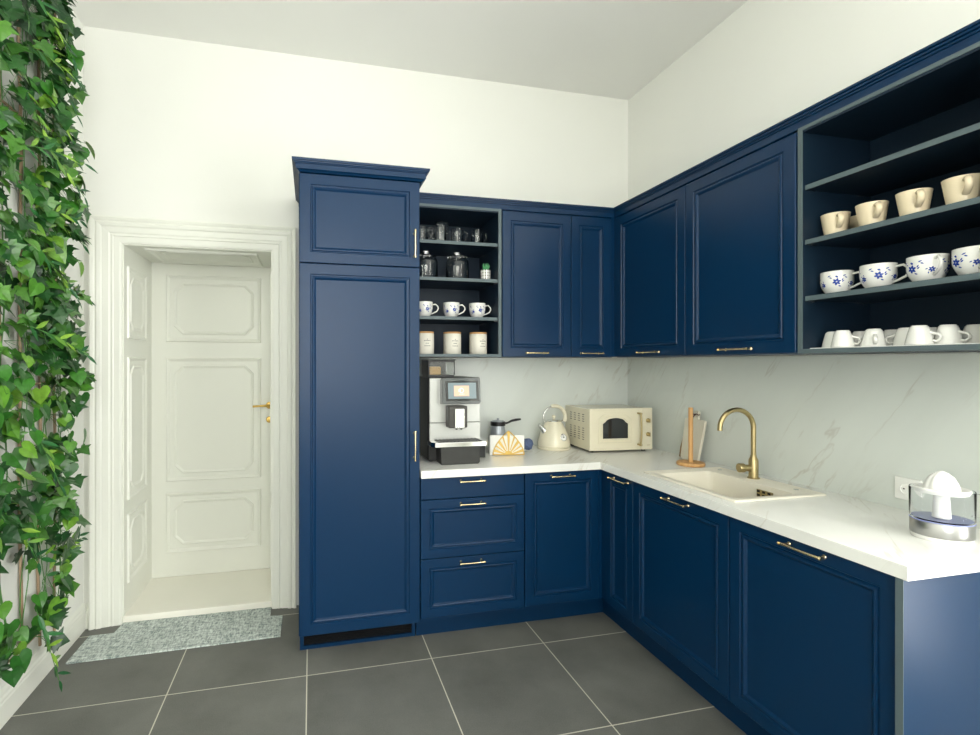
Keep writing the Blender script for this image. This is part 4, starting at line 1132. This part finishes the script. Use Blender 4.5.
IVY = [(0, -.06), (.30, -.26), (.62, -.20), (.50, .02), (.98, .30), (.52, .42), (.40, .60), (0, 1.12), (-.40, .60), (-.52, .42), (-.98, .30), (-.50, .02), (-.62, -.20), (-.30, -.26)]
HEART = [(0, -.02), (.25, -.22), (.52, -.14), (.66, .14), (.60, .45), (.36, .80), (0, 1.20), (-.36, .80), (-.60, .45), (-.66, .14), (-.52, -.14), (-.25, -.22)]
LONG = [(0, 0), (.12, .25), (.17, .6), (.12, 1.0), (.0, 1.5), (-.12, 1.0), (-.17, .6), (-.12, .25)]
def leaf(bm, outline, pos, normal, tip, size, curl=.25, fold=.18):
    nrm = normal.normalized(); tp = (tip-nrm*tip.dot(nrm)).normalized(); side = tp.cross(nrm)
    def P_(x, y):
        zz = -curl*(y*y)*.35 + fold*abs(x)*.8 - .12*x*x
        return pos+size*(x*side+y*tp+zz*nrm)
    mid = [bm.verts.new(P_(0, yy)) for yy in (.12, .55)] if outline is not LONG else [bm.verts.new(P_(0, yy)) for yy in (.35, .9)]
    vs = [bm.verts.new(P_(x, y)) for x, y in outline]; n = len(vs)
    ysplit = .35 if outline is not LONG else .62
    own = [0 if outline[i][1] < ysplit else 1 for i in range(n)]
    for i in range(n):
        j = (i+1) % n
        if own[i] == own[j]: bm.faces.new([vs[i], vs[j], mid[own[i]]])
        else:
            bm.faces.new([vs[i], vs[j], mid[own[j]]]); bm.faces.new([vs[i], mid[own[j]], mid[own[i]]])

def edge_y(z):   # right-hand outline of the foliage, further left (more negative) towards the floor
    base = -.430+.036*math.sin(z*5.3+.5)+.028*math.sin(z*11.7+2)
    if z < .75: base -= (.75-z)*.30
    return base
bi, bh, bs = bmesh.new(), bmesh.new(), bmesh.new()
R2 = random.Random(11); SPR = []
def rdir(): return Vector((R2.gauss(0, 1), R2.gauss(0, 1), R2.gauss(0, 1))).normalized()
def cluster(y, z, out):
    c = Vector((LX+out, y, z)); n = R2.randint(5, 9)
    stem0 = Vector((LX+.03, y+R2.uniform(-.05, .05), z+R2.uniform(.02, .09)))
    kind = R2.random()
    for k in range(n):
        off = Vector((R2.uniform(-.035, .055), R2.gauss(0, .055), R2.gauss(0, .06)))
        p = c+off; p.x = max(LX+.035, p.x)
        p.y = min(p.y, edge_y(p.z)+.062)
        nrm = Vector((1.0, -.35, .55))+rdir()*.75
        tip = Vector((.25, R2.uniform(-.7, .9), -1.0))+rdir()*.55
        size = R2.uniform(.040, .064)
        (leaf(bi, IVY, p, nrm, tip, size, .5, .22) if kind < .72 else leaf(bh, HEART, p, nrm, tip, size*1.02, .5, .25))
        if k % 2 == 0: tube(bs, [stem0, (stem0+p)/2+Vector((.01, 0, .01)), p], .0011, 4)
z = .12
while z < 3.24:
    for y in canes + [-.43, -.56]:
        if R2.random() < (.50 if z > .55 else .30):
            yy = y+R2.uniform(-.05, .05)
            if yy > edge_y(z)+.04: yy = edge_y(z)+R2.uniform(-.03, .03)
            if z < .30 and yy > -.5: continue
            cluster(yy, z+R2.uniform(-.03, .03), R2.uniform(.04, .12))
    z += .085
def sprig(y, z, out, direction, n=11, L=.32, s=.05):
    bl = bmesh.new(); SPR.append(bl)
    d = Vector(direction).normalized(); p0 = Vector((LX+out, y, z)); pts = [p0+d*L*k/8+Vector((0, 0, -.05*(k/8)**2)) for k in range(9)]
    tube(bs, pts, .0016, 5)
    for k in range(n):
        f = (k+1)/n; p = p0+d*L*f+Vector((0, 0, -.05*f*f)); sd = 1 if k % 2 else -1
        tip = d+Vector((0, .12, sd*.75))+rdir()*.18
        leaf(bl, LONG, p, Vector((1, -.5, .3))+rdir()*.4, tip, s*(1.2-.35*f), .3, .2)
for (y, z, dr) in ((-.48, 2.86, (.2, .75, -.75)), (-.55, 2.62, (.35, .9, -.55)), (-.62, 2.60, (.3, .5, -.9)), (-.50, 2.12, (.3, 1, -.2)), (-.60, 2.08, (.35, .8, .25)),
                   (-.45, 1.78, (.2, 1, .1)), (-.46, .50, (.15, 1.0, .62)), (-.50, .60, (.2, 1, .15)), (-.62, 1.22, (.3, .4, -1)), (-.66, 3.0, (.4, .6, -.6)), (-.75, .95, (.4, .3, -1)), (-.56, .42, (.2, .2, -1)), (-.58, 2.40, (.4, .7, -.5)), (-.70, 2.30, (.4, .6, .2)), (-.55, 1.95, (.3, .8, -.6)), (-.68, 1.60, (.4, .7, -.2)), (-.62, 2.75, (.4, .8, .1))):
    sprig(y-.12, z, R2.uniform(.06, .11), dr, L=.27 if z > .7 else .30, s=.050)
for y in canes:
    for k in range(2):
        ph = R2.uniform(0, 6)
        pts = [(LX+.028+.008*math.sin(q*.9+ph), min(y+.02*math.sin(q*1.1+ph), -.33), .28+2.9*q/24) for q in range(25)]
        tube(bs, pts, .0022, 5)
ivy = thing('climbing_ivy', 'dense green ivy and trailing leaves covering the trellis on the left wall', 'plant', (0, 0, 0))
finish('ivy_leaves', bi, M['ivy'], ivy); finish('heart_leaves', bh, M['ivy_light'], ivy)
[finish('long_leaf_sprig', q, M['long_leaf'], ivy) for q in SPR]; finish('stems', bs, M['stem'], ivy)

# ------------------------------------------------------------------ light
wd = bpy.data.worlds.new('World'); scene.world = wd; wd.use_nodes = True
bg_ = wd.node_tree.nodes['Background']; bg_.inputs[0].default_value = (1.0, 1.0, 0.98, 1); bg_.inputs[1].default_value = 7.6
for a, b in WIN:
    L = bpy.data.lights.new('window_portal', 'AREA'); L.shape = 'RECTANGLE'; L.size = b-a; L.size_y = WZ1-WZ0
    L.cycles.is_portal = True
    lo = bpy.data.objects.new('window_portal', L); COL.objects.link(lo)
    lo.location = ((a+b)/2, YF-.09, (WZ0+WZ1)/2); lo.rotation_euler = (PI/2, 0, 0)

L = bpy.data.lights.new('window_portal', 'AREA'); L.shape = 'RECTANGLE'; L.size = SWIN[1]-SWIN[0]; L.size_y = WZ1-.28
L.cycles.is_portal = True
lo = bpy.data.objects.new('window_portal', L); COL.objects.link(lo)
lo.location = (.09, (SWIN[0]+SWIN[1])/2, (.28+WZ1)/2); lo.rotation_euler = (PI/2, 0, PI/2)

# ------------------------------------------------------------------ camera
cam = bpy.data.cameras.new('camera'); co = bpy.data.objects.new('camera', cam); COL.objects.link(co)
cam.sensor_width = 36; cam.lens = 36*492.1/980
cam.shift_x = (490-423.98)/980; cam.shift_y = -(367.5-363.84)/980
co.location = (-2.1644, -3.0385, 1.4439); co.rotation_euler = (PI/2, 0, -.2257)
cam.clip_start = .05
scene.camera = co
vs_ = scene.view_settings
vs_.view_transform = 'Standard'; vs_.look = 'None'; vs_.gamma = 1; vs_.use_curve_mapping = False
vs_.exposure = 0.31
